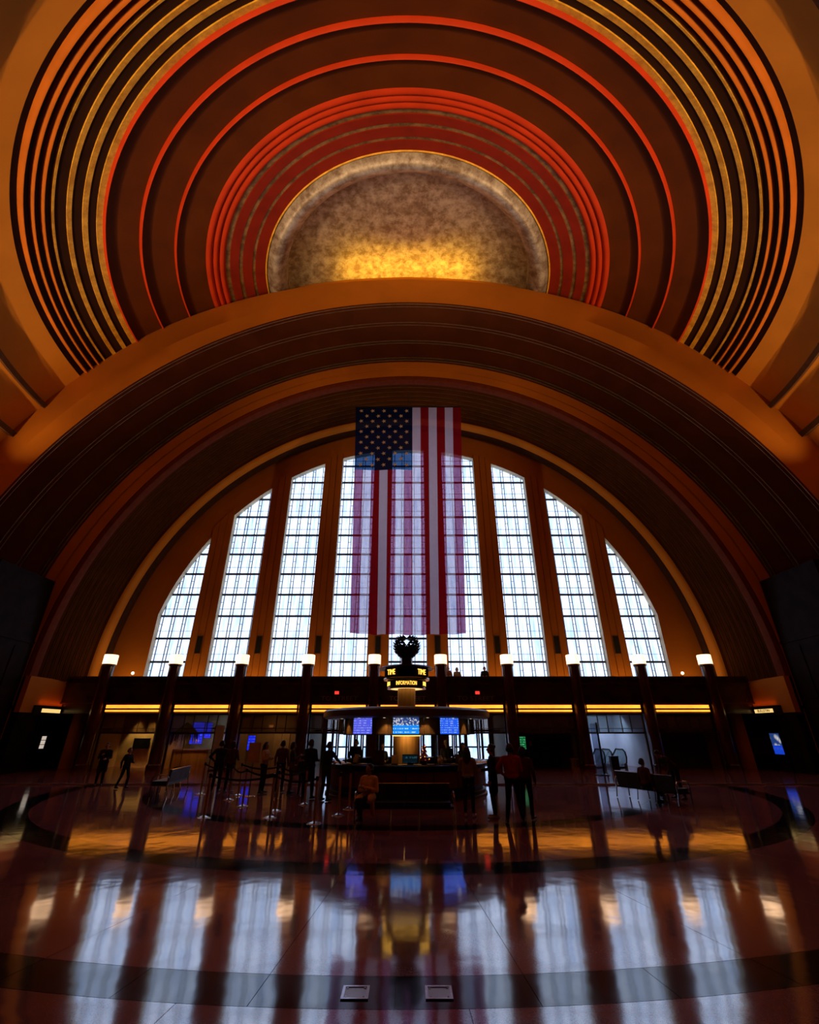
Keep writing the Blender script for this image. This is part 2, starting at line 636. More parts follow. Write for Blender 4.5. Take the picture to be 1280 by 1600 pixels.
ceiling = empty('ceiling', (0, Y0, 0))
tag(ceiling, 'ringed half dome ceiling in orange, red, umber and gold', 'ceiling', kind='structure')
NSEG = 120


def dome_strip(name, prof, m, smooth=True):
    b = MB()
    b.lathe(prof, NSEG, (0, 0, 0), R(-181.0) , R(1.0), SX)
    return b.build(name, m, ceiling, smooth)


def band(r0, r1, off, m, name='ceiling_band', off1=None, back=-0.12, n=5):
    """r0 outer, r1 inner"""
    if off1 is None:
        off1 = off
    prof = [dpt(r0, back)]
    for k in range(n + 1):
        t = k / n
        prof.append(dpt(r0 + (r1 - r0) * t, off + (off1 - off) * t))
    prof.append(dpt(r1, back))
    return dome_strip(name, prof, m)


def bead(r0, r1, h, m, name='ceiling_bead', base=0.0):
    prof = [dpt(r0, -0.1)]
    for k in range(9):
        t = k / 8
        prof.append(dpt(r0 + (r1 - r0) * t, base + h * math.sin(math.pi * t)))
    prof.append(dpt(r1, -0.1))
    return dome_strip(name, prof, m)


UR = [(11, 21.1), (147.5, 18.33), (209, 16.9), (266.5, 15.3), (320, 13.7), (415, 10.2), (452, 8.85)]


def ru(u):
    """dome radius of a ring from its place along the left side of the photograph"""
    us = [a for a, b in UR]
    rs = [b for a, b in UR]
    if u < us[0]:
        return rs[0] + (us[0] - u) * 0.0205
    return float(np.interp(u, us, rs))


# outer shell bands below the rings, stepped
r_lip0 = 21.1
band(22.62, r_lip0 + 0.03, -0.10, PLASTER2, off1=0.0)
band(22.76, 22.62, 0.30, GROOVE, 'ceiling_lip')
band(23.75, 22.76, -0.12, PLASTER2, off1=0.0)
band(23.88, 23.75, 0.30, GROOVE, 'ceiling_lip')
band(24.7, 23.88, -0.12, PLASTER2)
prof = [dpt(24.7, -0.12), (25.5, zsurf(24.7) - 2.2), (26.0, 15.2), (26.1, 14.0)]
dome_strip('ceiling_band', prof, PLASTER2)
# cornice trough that hides the uplights
b = MB()
b.lathe([(26.1, 13.0), (25.0, 13.0), (24.7, 13.1), (24.6, 13.3), (24.6, 13.75), (24.5, 13.75), (24.45, 13.2), (24.7, 12.8), (25.4, 12.5), (25.6, 12.2), (26.0, 12.0)], 80, (0, 0, 0), R(-172), R(-8), SX)
b.build('cornice', PLASTER, ceiling, True)
# ringed field
band(ru(11), ru(20.5), -0.10, DOMEDARK)
bead(ru(20.5), ru(25.5), 0.15, DOMEBEAD)
band(ru(25.5), ru(34.5), -0.10, DOMEDARK)
bead(ru(34.5), ru(40), 0.15, DOMEBEAD)
band(ru(40), ru(48.5), -0.10, DOMEDARK)
bead(ru(48.5), ru(54), 0.15, DOMEBEAD)
band(ru(54), ru(63.5), -0.08, DOMEDARK)
band(ru(63.5), ru(67), 0.06, GOLD, 'ceiling_gold_ring')
band(ru(67), ru(86), 0.0, DOMEDARK)
band(ru(86), ru(93.5), 0.05, GOLD, 'ceiling_gold_ring')
band(ru(93.5), ru(111), 0.0, DOMEDARK)
band(ru(111), ru(120), 0.05, GOLD, 'ceiling_gold_ring')
band(ru(120), ru(135), 0.0, DOMEDARK)
band(ru(135), ru(145.5), 0.05, GOLD, 'ceiling_gold_ring')
bead(ru(145.5), ru(149), 0.18, DOMERED, 'ceiling_lip', 0.03)
band(ru(149), ru(208), -0.08, DOMEBROWN, off1=0.0)
bead(ru(208), ru(211), 0.18, DOMERED, 'ceiling_lip', 0.03)
band(ru(211), ru(265), -0.08, DOMEBROWN, off1=0.0)
bead(ru(265), ru(267.7), 0.17, DOMERED, 'ceiling_lip', 0.03)
band(ru(267.7), ru(318.5), -0.08, DOMEBROWN, off1=0.0)
bead(ru(318.5), ru(328.5), 0.14, DOMERED, 'ceiling_lip')
bead(ru(329), ru(338), 0.14, DOMERED, 'ceiling_lip')
bead(ru(338.5), ru(348.5), 0.14, DOMERED, 'ceiling_lip')
band(ru(348.5), ru(355.5), -0.02, DULLGOLD, 'ceiling_gold_ring')
band(ru(355.5), ru(369), 0.05, DOMEDEEP)
band(ru(369), ru(375.5), 0.0, DULLGOLD, 'ceiling_gold_ring')
band(ru(375.5), ru(391), 0.05, DOMEDEEP)
band(ru(391), ru(396.5), 0.0, DULLGOLD, 'ceiling_gold_ring')
band(ru(396.5), ru(413), 0.05, DOMEDEEP)
bead(ru(413), ru(417), 0.10, GOLD, 'ceiling_gold_ring')
# silver moulding round the crown and the recessed silver crown itself
z0 = zsurf(10.1)
prof = [(10.12, z0 + 0.4)]
for k in range(15):
    t = k / 14
    prof.append((10.12 - 1.27 * t, z0 + 0.25 * t - 0.55 * math.sin(math.pi * t)))
prof += [(8.84, z0 + 1.6)]
dome_strip('silver_moulding', prof, SILVERDARK)
prof = [(8.95 * math.cos(t), z0 + 1.1 + 1.6 * math.sin(t)) for t in [R(90) * k / 14 for k in range(15)]]
dome_strip('silver_crown', prof, SILVER)
# unseen shell added over the plaster to keep sky light out
prof = [((DR + 1.6) * math.cos(t), DZ + (DR + 1.6) * math.sin(t)) for t in [R(90) * k / 16 for k in range(17)]]
b = MB()
b.lathe([((DR + 4), -0.5), ((DR + 4), DZ)] + prof, 60, (0, 0, 0), R(-186), R(6), SX * 1.03)
b.build('light_block_shell', DOMEDARK, ceiling)

# ================================================================== ARCH: stepped mouldings towards the window
NA = 96


def arch_sweep(prof, name, m, parent=None, zbot=0.0, rfun=None, smooth=True):
    """prof: list of (y, radius); swept round the semicircle and down to zbot"""
    b = MB()
    path = [('L', 1, zbot)] if zbot < H0 else []
    vs = []
    rows = []
    if zbot < H0:
        rows.append([(r, y, zbot) for y, r in prof])
    for k in range(NA + 1):
        t = math.pi * k / NA
        row = []
        for y, r in prof:
            rr = r + (rfun(t, r) if rfun else 0)
            row.append((rr * math.cos(t), y, H0 + rr * math.sin(t)))
        rows.append(row)
    if zbot < H0:
        rows.append([(-r, y, zbot) for y, r in prof])
    L = len(prof)
    for row in rows:
        vs += row
    fs = []
    for k in range(len(rows) - 1):
        for j in range(L - 1):
            fs.append((k * L + j, k * L + j + 1, (k + 1) * L + j + 1, (k + 1) * L + j))
    b.add(vs, fs)
    return b.build(name, m, parent, smooth)


def lipfun(t, r):
    return 0.85 * math.sin(2 * t) ** 2 * max(0.0, min(1.0, (r - 26.0) / 2.3))


t1 = arch_sweep([(24.75, 36), (24.75, 28.0), (24.15, 28.0), (24.05, 28.35), (23.8, 28.5), (23.55, 28.4), (23.5, 28.2), (23.5, 26.9), (23.46, 26.86), (23.5, 25.75)], 'trim_1', PLASTER, rfun=lipfun)
tag(t1, 'broad flat orange face of the outermost arch below the dome', 'arch', kind='structure')
# first ribbed soffit
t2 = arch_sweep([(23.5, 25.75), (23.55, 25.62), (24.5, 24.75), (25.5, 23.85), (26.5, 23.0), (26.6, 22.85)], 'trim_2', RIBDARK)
tag(t2, 'dark red ribbed soffit of the great arch with bronze beads', 'arch', kind='structure')


def soffit_pt(t, off, a=(23.5, 25.72), b=(26.6, 22.85)):
    d = Vector((b[0] - a[0], b[1] - a[1]))
    n = Vector((d.y, -d.x)).normalized()
    if n.y > 0:
        n = -n
    return (a[0] + d.x * t + n.x * off, a[1] + d.y * t + n.y * off)


def arch_bead(t0, t1_, h, m, parent, a=(23.5, 25.72), b=(26.6, 22.85), name='rib', zbot=0.0, rnd=True):
    prof = [soffit_pt(t0, -0.03, a, b)]
    if rnd:
        for k in range(7):
            t = k / 6
            prof.append(soffit_pt(t0 + (t1_ - t0) * t, h * math.sin(math.pi * t), a, b))
    else:
        prof += [soffit_pt(t0, h, a, b), soffit_pt(t1_, h, a, b)]
    prof.append(soffit_pt(t1_, -0.03, a, b))
    return arch_sweep(prof, name, m, parent, zbot)


for (c0) in (0.015, 0.315, 0.62, 0.915):
    arch_bead(c0, c0 + 0.018, 0.07, RIBSILVER, t2)
    arch_bead(c0 + 0.02, c0 + 0.045, 0.03, GROOVE, t2, name='groove_strip', rnd=False)
    arch_bead(c0 + 0.045, c0 + 0.062, 0.07, RIBSILVER, t2)
for (c0, c1) in ((0.085, 0.305), (0.39, 0.61), (0.69, 0.905)):
    arch_bead(c0, c1, 0.07, RIBDARK, t2, name='soffit_panel', rnd=False)
# second flat orange face with a groove
t3 = arch_sweep([(26.6, 22.95), (26.62, 22.2), (26.72, 22.18), (26.72, 22.08), (26.62, 22.06), (26.66, 21.45)], 'trim_3', PLASTER)
tag(t3, 'second orange arch face with one thin dark groove', 'arch', kind='structure')
# second ribbed soffit
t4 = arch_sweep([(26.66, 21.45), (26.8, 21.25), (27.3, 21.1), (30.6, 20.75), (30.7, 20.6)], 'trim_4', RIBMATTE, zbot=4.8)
tag(t4, 'inner ribbed soffit with dull gold beads above the window', 'arch', kind='structure')
a4, b4 = (27.3, 21.12), (30.6, 20.75)
arch_sweep([(26.67, 21.40), (26.75, 21.18), (27.0, 21.1), (27.25, 21.12)], 'red_fillet', mat('arch_rust_paint', (0.16, 0.03, 0.008), 0.7, spec=0.1), t4, zbot=4.8)
for k in range(7):
    c0 = 0.04 + k * 0.135
    arch_bead(c0, c0 + 0.035, 0.07, RIBGOLD, t4, a4, b4, zbot=4.8)
    arch_bead(c0 + 0.05, c0 + 0.12, 0.04, RIBMATTE, t4, a4, b4, 'soffit_panel', zbot=4.8, rnd=False)
# orange moulding and dark groove round the window wall
t5 = arch_sweep([(30.7, 20.75), (30.75, 20.55), (30.85, 20.42), (31.0, 20.36), (31.15, 20.34), (31.3, 20.30)], 'trim_5', PLASTER2)
tag(t5, 'glowing orange roll moulding round the window wall', 'arch', kind='structure')
t6 = arch_sweep([(31.3, 20.3), (31.35, 20.22), (31.9, 20.2), (32.0, 20.45), (32.32, 20.45)], 'trim_6', GROOVE)
tag(t6, 'dark recessed groove between moulding and window wall', 'arch', kind='structure')
# plain plaster below the inner soffit, then dark wainscot
for s, side in ((-1, 'left'), (1, 'right')):
    e = empty('wall_' + side, (0, 0, 0))
    tag(e, 'dark ' + side + ' side wall with marble pier, plain plaster and wainscot', 'wall', kind='structure')
    x = s * 20.95
    MB().bx(x, x + s * 0.3, 26.6, 31.3, 2.95, 4.82).build('plaster_panel', PLASTER, e)
    MB().bx(x - s * 0.02, x + s * 0.3, 26.6, 28.0, 0, 2.97).bx(x - s * 0.02, x + s * 0.3, 29.6, 31.3, 0, 2.97).bx(x - s * 0.02, x + s * 0.3, 28.0, 29.6, 2.62, 2.97).build('wainscot', WALLM, e)
    MB().bx(x + s * 0.3, x + s * 0.34, 28.0, 29.6, 0, 2.62).build('niche_back', BLACKM, e)
    # pier
    xp = s * 21.5
    MB().bx(xp, xp + s * 5.5, 22.6, 26.75, 0, 10.25).build('pier', WALLM, e)
    MB().bx(xp - s * 0.05, xp + s * 5.5, 22.5, 26.85, 6.55, 6.68).build('pier_ledge', WALLM, e)
    MB().bx(xp - s * 0.06, xp + s * 5.5, 22.5, 26.85, 3.15, 3.30).build('pier_ledge', WALLM, e)
    for q, yy in enumerate((23.3, 24.6, 25.9)):
        MB().bx(xp - s * 0.04, xp + s * 0.1, yy - 0.5, yy + 0.5, 3.6, 6.3).build('pier_panel', WALLM, e)
    # wall sweeping round from the pier
    MB().bx(s * 24.0, s * 28.4, 14.0, 24.8, 0, 12.9).build('side_wall_block', WALLM, e)
    MB().bx(s * 21.2, s * 34, 25.0, 33.0, -0.1, 0.0).build('light_block_slab', WALLM, e)  # unseen slab added at floor level against light leaks
ow = arch_sweep([(32.72, 20.3), (32.72, 60)], 'wall_light_block', WALLM, zbot=-0.1)  # unseen box of wall, sides and roof, added to stop sky leaks
tag(ow, 'unseen light-blocking wall around the great arch', 'wall', kind='structure')
for s in (-1, 1):
    MB().bx(s * 33.9, s * 34.1, 18, 32.8, -0.1, 45).bx(s * 20.9, s * 21.1, 30, 37.6, -0.1, 4.1).build('light_block_side', WALLM, ow)
MB().bx(-34, 34, 18, 32.8, 44.8, 45).build('light_block_roof', WALLM, ow)
bw = MB()
bw.lathe([(25.9, 0.0), (25.9, 13.0)], 90, (0, Y0, 0), R(-181), R(1), SX)
bwall = bw.build('wall_back', WALLM)
tag(bwall, 'dark curved marble wall enclosing the rotunda floor', 'wall', kind='structure')

# ================================================================== WINDOW WALL
WY, WT = 32.3, 0.40           # front face and thickness
RO, RI = 20.5, 18.42
BAY = 4.14
HALF = 1.33
ZB = 4.2


def arc_z(r, x):
    return H0 + math.sqrt(max(r * r - x * x, 0.0))


wm = MB()
xs_all = []
opens = []
for k in range(-4, 5):
    a, b = k * BAY - HALF, k * BAY + HALF
    a, b = max(a, -RI + 0.02), min(b, RI - 0.02)
    opens.append((a, b))
edges = [-RO + 0.001]
for a, b in opens:
    edges += [a, b]
edges.append(RO - 0.001)


def strip(x0, x1, lo, hi, n):
    for k in range(n):
        xa, xb = x0 + (x1 - x0) * k / n, x0 + (x1 - x0) * (k + 1) / n
        if hi(xa) <= lo(xa) and hi(xb) <= lo(xb):
            continue
        for y, flip in ((WY, False), (WY + WT, True)):
            vs = [(xa, y, lo(xa)), (xb, y, lo(xb)), (xb, y, max(hi(xb), lo(xb))), (xa, y, max(hi(xa), lo(xa)))]
            wm.add(vs, [(0, 1, 2, 3) if not flip else (3, 2, 1, 0)])


for i in range(len(edges) - 1):
    x0, x1 = edges[i], edges[i + 1]
    n = max(2, int((x1 - x0) / 0.25))
    if i % 2 == 0:
        strip(x0, x1, lambda x: ZB, lambda x: arc_z(RO, x), n)
    else:
        strip(x0, x1, lambda x: arc_z(RI, x), lambda x: arc_z(RO, x), n)
wall = wm.build('wall_front', PLASTER)
tag(wall, 'orange plaster window wall with tall fluted pilasters under the arch', 'wall', kind='structure')
# reveals (cream jambs)
for k, (a, b) in enumerate(opens):
    jm = MB()
    d = WT + 0.05
    za, zb_ = arc_z(RI, a), arc_z(RI, b)
    pts = [(a, ZB), (a, za)] + [(a + (b - a) * q / 14, arc_z(RI, a + (b - a) * q / 14)) for q in range(1, 14)] + [(b, zb_), (b, ZB)]
    for (p, q) in zip(pts[:-1], pts[1:]):
        jm.add([(p[0], WY - 0.02, p[1]), (q[0], WY - 0.02, q[1]), (q[0], WY + d, q[1]), (p[0], WY + d, p[1])], [(0, 1, 2, 3)])
    # thin front edge
    jm.build('window_jamb', JAMB, wall)
# pilaster strips
for i in range(2, len(edges) - 2, 2):
    x0, x1 = edges[i], edges[i + 1]
    wdt = (x1 - x0 - 0.04) / 3
    for q in range(3):
        xa, xb = x0 + 0.02 + wdt * q + 0.02, x0 + 0.02 + wdt * (q + 1) - 0.02
        pr = 0.10 if q == 1 else 0.07
        ta, tb = arc_z(RI + 0.45, xa), arc_z(RI + 0.45, xb)
        y0_, y1_ = WY - pr, WY + 0.02
        vs = [(xa, y0_, ZB), (xb, y0_, ZB), (xb, y0_, tb), (xa, y0_, ta), (xa, y1_, ZB), (xb, y1_, ZB), (xb, y1_, tb), (xa, y1_, ta)]
        MB().add(vs, [(0, 1, 2, 3), (4, 7, 6, 5), (0, 4, 5, 1), (1, 5, 6, 2), (2, 6, 7, 3), (3, 7, 4, 0)]).build('pilaster_strip', PLASTER, wall)
# black slot grilles on the pilasters
gi = 0
for i in range(2, len(edges) - 2, 2):
    xc = (edges[i] + edges[i + 1]) / 2
    e = empty('wall_grille', (xc, WY - 0.12, 6.85))
    tag(e, 'tall black slot grille on the %s window pilaster counted from the left' % ORD[gi], 'grille', 'slot grilles on the window pilasters')
    gi += 1
    MB().box((0, 0.0, 0.6), (0.34, 0.05, 1.15)).build('grille_panel', RUBBER, e)
    fr = MB()
    for (cx, cz, sx_, sz_) in ((-0.18, 0.6, 0.03, 1.2), (0.18, 0.6, 0.03, 1.2), (0, 0.015, 0.39, 0.03), (0, 1.185, 0.39, 0.03)):
        fr.box((cx, -0.01, cz), (sx_, 0.08, sz_))
    fr.build('grille_frame', BRONZE, e)

# windows
ROW0, ROWH = 4.79, 1.59
NW, WW = 0.205, 0.62
wide_me = MB().bx(-0.5, 0.5, -0.006, 0.006, 0, 1).mesh('pane', PANE)
for k in range(-4, 5):
    a, b = opens[k + 4]
    xc = k * BAY
    e = empty('window_%d' % (k + 5), (xc, WY + WT + 0.06, 0))
    tag(e, '%s tall leaded window from the left in the semicircular window wall' % ORD[k + 4], 'window', kind='structure')
    topz = max(arc_z(RI, a), arc_z(RI, b), arc_z(RI, max(min(0, b), a)))
    cols = []
    x = -HALF - 0.02
    for q in range(7):
        wd = NW if q % 2 == 0 else WW
        cols.append((x, x + wd, q % 2))
        x += wd
    nrow = int(math.ceil((topz - ROW0) / ROWH))
    # vertical lead bars
    bars = sorted({c[0] for c in cols} | {cols[-1][1]})
    for xb in bars:
        if abs(xc + xb) > RI:
            continue
        zt = min(arc_z(RI, xc + xb) + 0.3, ROW0 + nrow * ROWH)
        MB().bx(xb - 0.022, xb + 0.022, -0.03, 0.03, ROW0 - 0.6, zt).build('mullion', FRAMEM, e)
    for r in range(-1, nrow + 1):
        z = ROW0 + r * ROWH
        if z > topz + 0.1:
            continue
        # clip the bar to the arch
        xa, xb = cols[0][0], cols[-1][1]
        lim = math.sqrt(max((RI + 0.2) ** 2 - (max(z, H0) - H0) ** 2, 0))
        xa, xb = max(xa, -lim - xc), min(xb, lim - xc)
        if xb - xa > 0.05:
            MB().bx(xa, xb, -0.06, 0.06, z - 0.065, z + 0.065).build('transom_bar', FRAMEM, e)
    th = MB()
    for r in range(-1, nrow):
        z = ROW0 + r * ROWH
        for (ca, cb, wide) in cols:
            xm = xc + (ca + cb) / 2
            if abs(xm) > RI - 0.02 or z > arc_z(RI, max(0, abs(xm) - 0.4)):
                continue
            inst('pane', wide_me, ((ca + cb) / 2, 0, z + 0.03), e, scale=(cb - ca - 0.01, 1, ROWH - 0.06))
            if wide:
                th.bx(ca, cb, -0.018, 0.018, z + ROWH * 0.33 - 0.012, z + ROWH * 0.33 + 0.012)
            else:
                for tt in (0.33, 0.64):
                    th.bx(ca, cb, -0.018, 0.018, z + ROWH * tt - 0.014, z + ROWH * tt + 0.014)
    o = th.build('glazing_bars', FRAMEM, e)
    o['kind'] = 'stuff'

# ================================================================== FLAG
FY = 28.0
flag = empty('flag', (0, FY, 0))
tag(flag, 'huge sheer United States flag hanging vertically before the windows', 'flag')
RED = flag_mat('flag_red_cloth', (0.26, 0.002, 0.008), 0.17, 0.6, (0.75, 0.42, 0.70))
WHITE = flag_mat('flag_white_cloth', (0.68, 0.58, 0.70), 0.26, 0.6, (0.90, 0.90, 1.0))
BLUE = flag_mat('flag_blue_cloth', (0.003, 0.007, 0.03), 0.10, 0.5, (0.25, 0.5, 1.0))
STAR = mat('flag_star_cloth', (0.62, 0.52, 0.44), 0.8, var=0.05)
FZT, FZB = 24.72, 7.40      # top and bottom
CANZ = 19.05                # canton bottom
FHW_T, FHW_B = 4.09, 3.53


def flag_pt(u, z):
    """u across the flag -1..1"""
    t = (FZT - z) / (FZT - FZB)
    hw = FHW_T + (FHW_B - FHW_T) * t ** 0.9
    x = u * hw
    y = 0.14 * t * math.sin(u * 9.0 + 0.6) + 0.10 * t * t * math.sin(u * 23 + 2.2) + 0.05 * t * math.sin(z * 0.9 + u * 4)
    sag = -0.12 * math.sin(math.pi * (u * 0.5 + 0.5)) * (t ** 3) * 0.6
    return (x + 0.03, y, z + sag)


def flag_patch(name, u0, u1, zt, zb_, m, parent, dy=0.0, nu=4, nz=44):
    b = MB()
    vs, fs = [], []
    for j in range(nz + 1):
        z = zt + (zb_ - zt) * j / nz
        for i in range(nu + 1):
            p = flag_pt(u0 + (u1 - u0) * i / nu, z)
            vs.append((p[0], p[1] + dy, p[2]))
    for j in range(nz):
        for i in range(nu):
            q = j * (nu + 1) + i
            fs.append((q, q + nu + 1, q + nu + 2, q + 1))
    b.add(vs, fs)
    return b.build(name, m, parent, True)


SW = 2.0 / 13
for i in range(13):
    u0 = -1 + i * SW
    flag_patch('stripe', u0, u0 + SW, CANZ if i < 7 else FZT, FZB, RED if i % 2 == 0 else WHITE, flag)
canton = flag_patch('canton', -1, -1 + 7 * SW, FZT, CANZ, BLUE, flag, nu=14, nz=14)
for row in range(11):
    n = 5 if row % 2 == 0 else 4
    zz = FZT - (row + 0.75) * (FZT - CANZ) / 11.6
    for i in range(n):
        uu = -1 + 7 * SW * ((i + 0.5) / 5 if n == 5 else (i + 1.0) / 5)
        p = flag_pt(uu, zz)
        vs = []
        for q in range(10):
            a = math.pi / 2 + q * math.pi / 5 + R(90)
            rr = 0.185 if q % 2 == 0 else 0.075
            vs.append((p[0] + rr * math.cos(a), p[1] - 0.03, p[2] + rr * math.sin(a)))
        vs.append((p[0], p[1] - 0.03, p[2]))
        MB().add(vs, [(10, q, (q + 1) % 10) for q in range(10)]).build('star', STAR, canton)
MB().tube([(-4.15, 0, FZT + 0.03), (4.2, 0, FZT + 0.03)], 0.045).build('hanging_pole', BLACKM, flag)
for x in (-3.9, 0, 3.9):
    MB().tube([(x, 0, FZT + 0.05), (x, 0, H0 + math.sqrt(20.9 ** 2 - x * x) - 0.02)], 0.012, 5).build('cable', BLACKM, flag)

# ================================================================== COLONNADE
CX = [(i - 4.5) * BAY for i in range(10)]
CYY = 29.5
LAMPG = emit('column_lamp_glass', (1.0, 0.60, 0.33), 2.8, 0.3, 3.0, (1, 1, 0.1))


def column_proto():
    e = empty('lamp_column')
    n = 16
    prof = [(0.40, 0.05), (0.40, 0.30), (0.34, 0.36), (0.335, 5.66), (0.37, 5.70), (0.37, 5.76)]
    b = MB()
    vs, fs = [], []
    nn = 48
    for k in range(nn):
        a = 2 * math.pi * k / nn
        fl = 1 - 0.035 * (0.5 + 0.5 * math.cos(a * 12))
        for (r, z) in prof:
            r2 = r * (fl if 0.3 < z < 5.68 else 1)
            vs.append((r2 * math.cos(a), r2 * math.sin(a), z))
    L = len(prof)
    for k in range(nn):
        for j in range(L - 1):
            fs.append((k * L + j, ((k + 1) % nn) * L + j, ((k + 1) % nn) * L + j + 1, k * L + j + 1))
    b.add(vs, fs)
    b.build('shaft', MARBLE, e, True)
    # ribbed glass drum lamp
    vs, fs = [], []
    prof = [(0.385, 5.77), (0.392, 5.80), (0.392, 6.33), (0.375, 6.36), (0.0, 6.38)]
    L = len(prof)
    for k in range(nn):
        a = 2 * math.pi * k / nn
        fl = 1 - 0.02 * (k % 2)
        for (r, z) in prof:
            vs.append((r * fl * math.cos(a), r * fl * math.sin(a), z))
    for k in range(nn):
        for j in range(L - 1):
            fs.append((k * L + j, ((k + 1) % nn) * L + j, ((k + 1) % nn) * L + j + 1, k * L + j + 1))
    MB().add(vs, fs).build('lamp_glass', LAMPG, e)
    MB().lathe([(0.40, 5.75), (0.405, 5.765), (0.405, 5.785), (0.39, 5.80)], 32).build('lamp_ring', BRONZE, e, True)
    return e


proto = column_proto()
for i, x in enumerate(CX):
    c = proto if i == 0 else copy_tree(proto)
    c.location = (x, CYY, 0)
    tag(c, 'dark red marble column topped by a glowing drum lamp, %s from the left' % ORD[i], 'column', 'lamp columns of the colonnade')

# frieze and parapet
fr = empty('trim_7')
tag(fr, 'dark marble frieze and balcony parapet running behind the lamp columns', 'balcony', kind='structure')
XE = 20.95
MB().bx(-XE, XE, 29.55, 30.1, 3.56, 5.0).build('frieze', MARBLE2, fr)
MB().bx(-XE, XE, 29.42, 30.15, 4.98, 5.09).build('parapet_cap', MARBLE, fr)
MB().bx(-XE, XE, 29.46, 29.6, 4.62, 4.70).build('frieze_moulding', MARBLE, fr)
MB().bx(-XE, XE, 29.48, 29.6, 3.52, 3.60).build('frieze_moulding', MARBLE, fr)
MB().bx(-XE, XE, 30.1, 37.4, 4.0, 4.15).build('balcony_floor', MARBLE2, fr)
MB().bx(-XE, XE, 29.7, 37.4, 3.02, 3.06).build('lobby_soffit', mat('lobby_soffit_plaster', (0.12, 0.07, 0.035), 0.6), fr)
MB().bx(-XE, XE, 29.72, 30.1, 3.0, 3.56).build('strip_backing', MARBLE2, fr)
letm = mat('frieze_bronze_letters', (0.30, 0.17, 0.07), 0.4, metal=0.6)
for k in (3, 4, 5):
    me = text_mesh('TO STREET', 0.36, 0.012, sx=1.25)
    me.materials.append(letm)
    inst('lettering', me, ((k - 4) * BAY, 29.535, 3.82), fr)
# exit signs
EXITM = emit('exit_sign_red', (1.0, 0.03, 0.02), 2.0)
for x, lab in ((-4.3, 'small red lit exit sign on the frieze left of the clock sign'), (4.25, 'small red lit exit sign on the frieze right of the clock sign')):
    e = empty('exit_sign', (x, 29.5, 4.05))
    tag(e, lab, 'exit sign', 'exit signs on the frieze')
    MB().box((0, 0, 0.1), (0.30, 0.06, 0.22)).build('housing', BLACKM, e)
    MB().box((0, -0.032, 0.1), (0.25, 0.01, 0.17)).build('lit_face', EXITM, e)
# light strips in each bay
STRIP = emit('amber_strip_light', (1.0, 0.29, 0.022), 2.2, 0.2, 1.2, (1, 1, 1))
for k in range(9):
    xc = (k - 4) * BAY
    e = empty('light_strip', (xc, 29.62, 3.1))
    tag(e, 'double amber light strip under the frieze, %s bay from the left' % ORD[k], 'light', 'amber light strips under the frieze')
    MB().bx(-1.62, 1.62, -0.02, 0.06, 0.19, 0.37).build('upper_tube', STRIP, e)
    MB().bx(-1.62, 1.62, -0.02, 0.06, 0.0, 0.10).build('lower_tube', STRIP, e)
    MB().bx(-1.70, 1.70, -0.05, 0.08, 0.10, 0.19).build('divider', BRONZE, e)
    for s in (-1, 1):
        MB().bx(s * 1.62, s * 1.70, -0.05, 0.08, -0.02, 0.40).build('end_cap', BRONZE, e)

# bay fronts: posts, transom with mullions and panes
BAYW = BAY / 2 - 0.34
tpane = MB().bx(-0.5, 0.5, -0.006, 0.006, 0, 1).mesh('pane', TRANSOM)
tpane2 = MB().bx(-0.5, 0.5, -0.006, 0.006, 0, 1).mesh('pane', CLEARG)
FRB = mat('bay_frame_bronze', (0.07, 0.04, 0.02), 0.35, metal=0.6)
for k in range(9):
    xc = (k - 4) * BAY
    e = empty('door_%d' % (k + 1), (xc, 29.9, 0.05))
    tag(e, 'bronze framed glazed bay front, %s from the left under the frieze' % ORD[k], 'bay front', kind='structure')
    fb = MB()
    MB().bx(-BAYW, BAYW, -0.05, 0.05, 1.86, 1.95).build('transom_rail', FRB, e)
    MB().bx(-BAYW, BAYW, -0.05, 0.05, 2.88, 2.97).build('head_rail', FRB, e)
    for s in (-1, 1):
        MB().bx(s * BAYW - 0.05, s * BAYW + 0.05, -0.05, 0.05, 0, 2.97).build('post', FRB, e)
    xs = [-BAYW, -0.98, -0.42, 0.42, 0.98, BAYW]
    for x in xs[1:-1]:
        MB().bx(x - 0.022, x + 0.022, -0.03, 0.03, 1.93, 2.9).build('mullion', FRB, e)
    MB().bx(-BAYW, BAYW, -0.02, 0.02, 2.13, 2.16).build('glazing_rail', FRB, e)
    for xa, xb in zip(xs[:-1], xs[1:]):
        p = inst('pane', tpane2 if k in (1, 7) else tpane, ((xa + xb) / 2, random.uniform(-0.006, 0.006), 1.95), e, (random.uniform(-0.012, 0.012), 0, random.uniform(-0.02, 0.02)), (xb - xa - 0.03, 1, 0.94))

# lobby back wall, partitions, doors to the street
wb = empty('wall_lobby')
tag(wb, 'lobby walls behind the colonnade below the balcony', 'wall', kind='structure')
DBX = 6.0
MB().bx(-XE, -DBX - 0.25, 36.0, 36.2, 0.05, 4.0).build('back_panel', TAN, wb)
MB().bx(DBX + 0.25, XE, 36.0, 36.2, 0.05, 4.0).build('back_panel', TAN, wb)
MB().bx(-DBX - 0.3, DBX + 0.3, 36.0, 36.2, 2.95, 4.0).build('back_panel', TAN, wb)
for i, x in enumerate(CX):
    if i in (0, 1, 2, 3, 6, 7, 8, 9):
        MB().bx(x - 0.12, x + 0.12, 30.0, 36.1, 0.05, 3.02).build('partition', TAN if i not in (7, 8) else GREYW, wb)
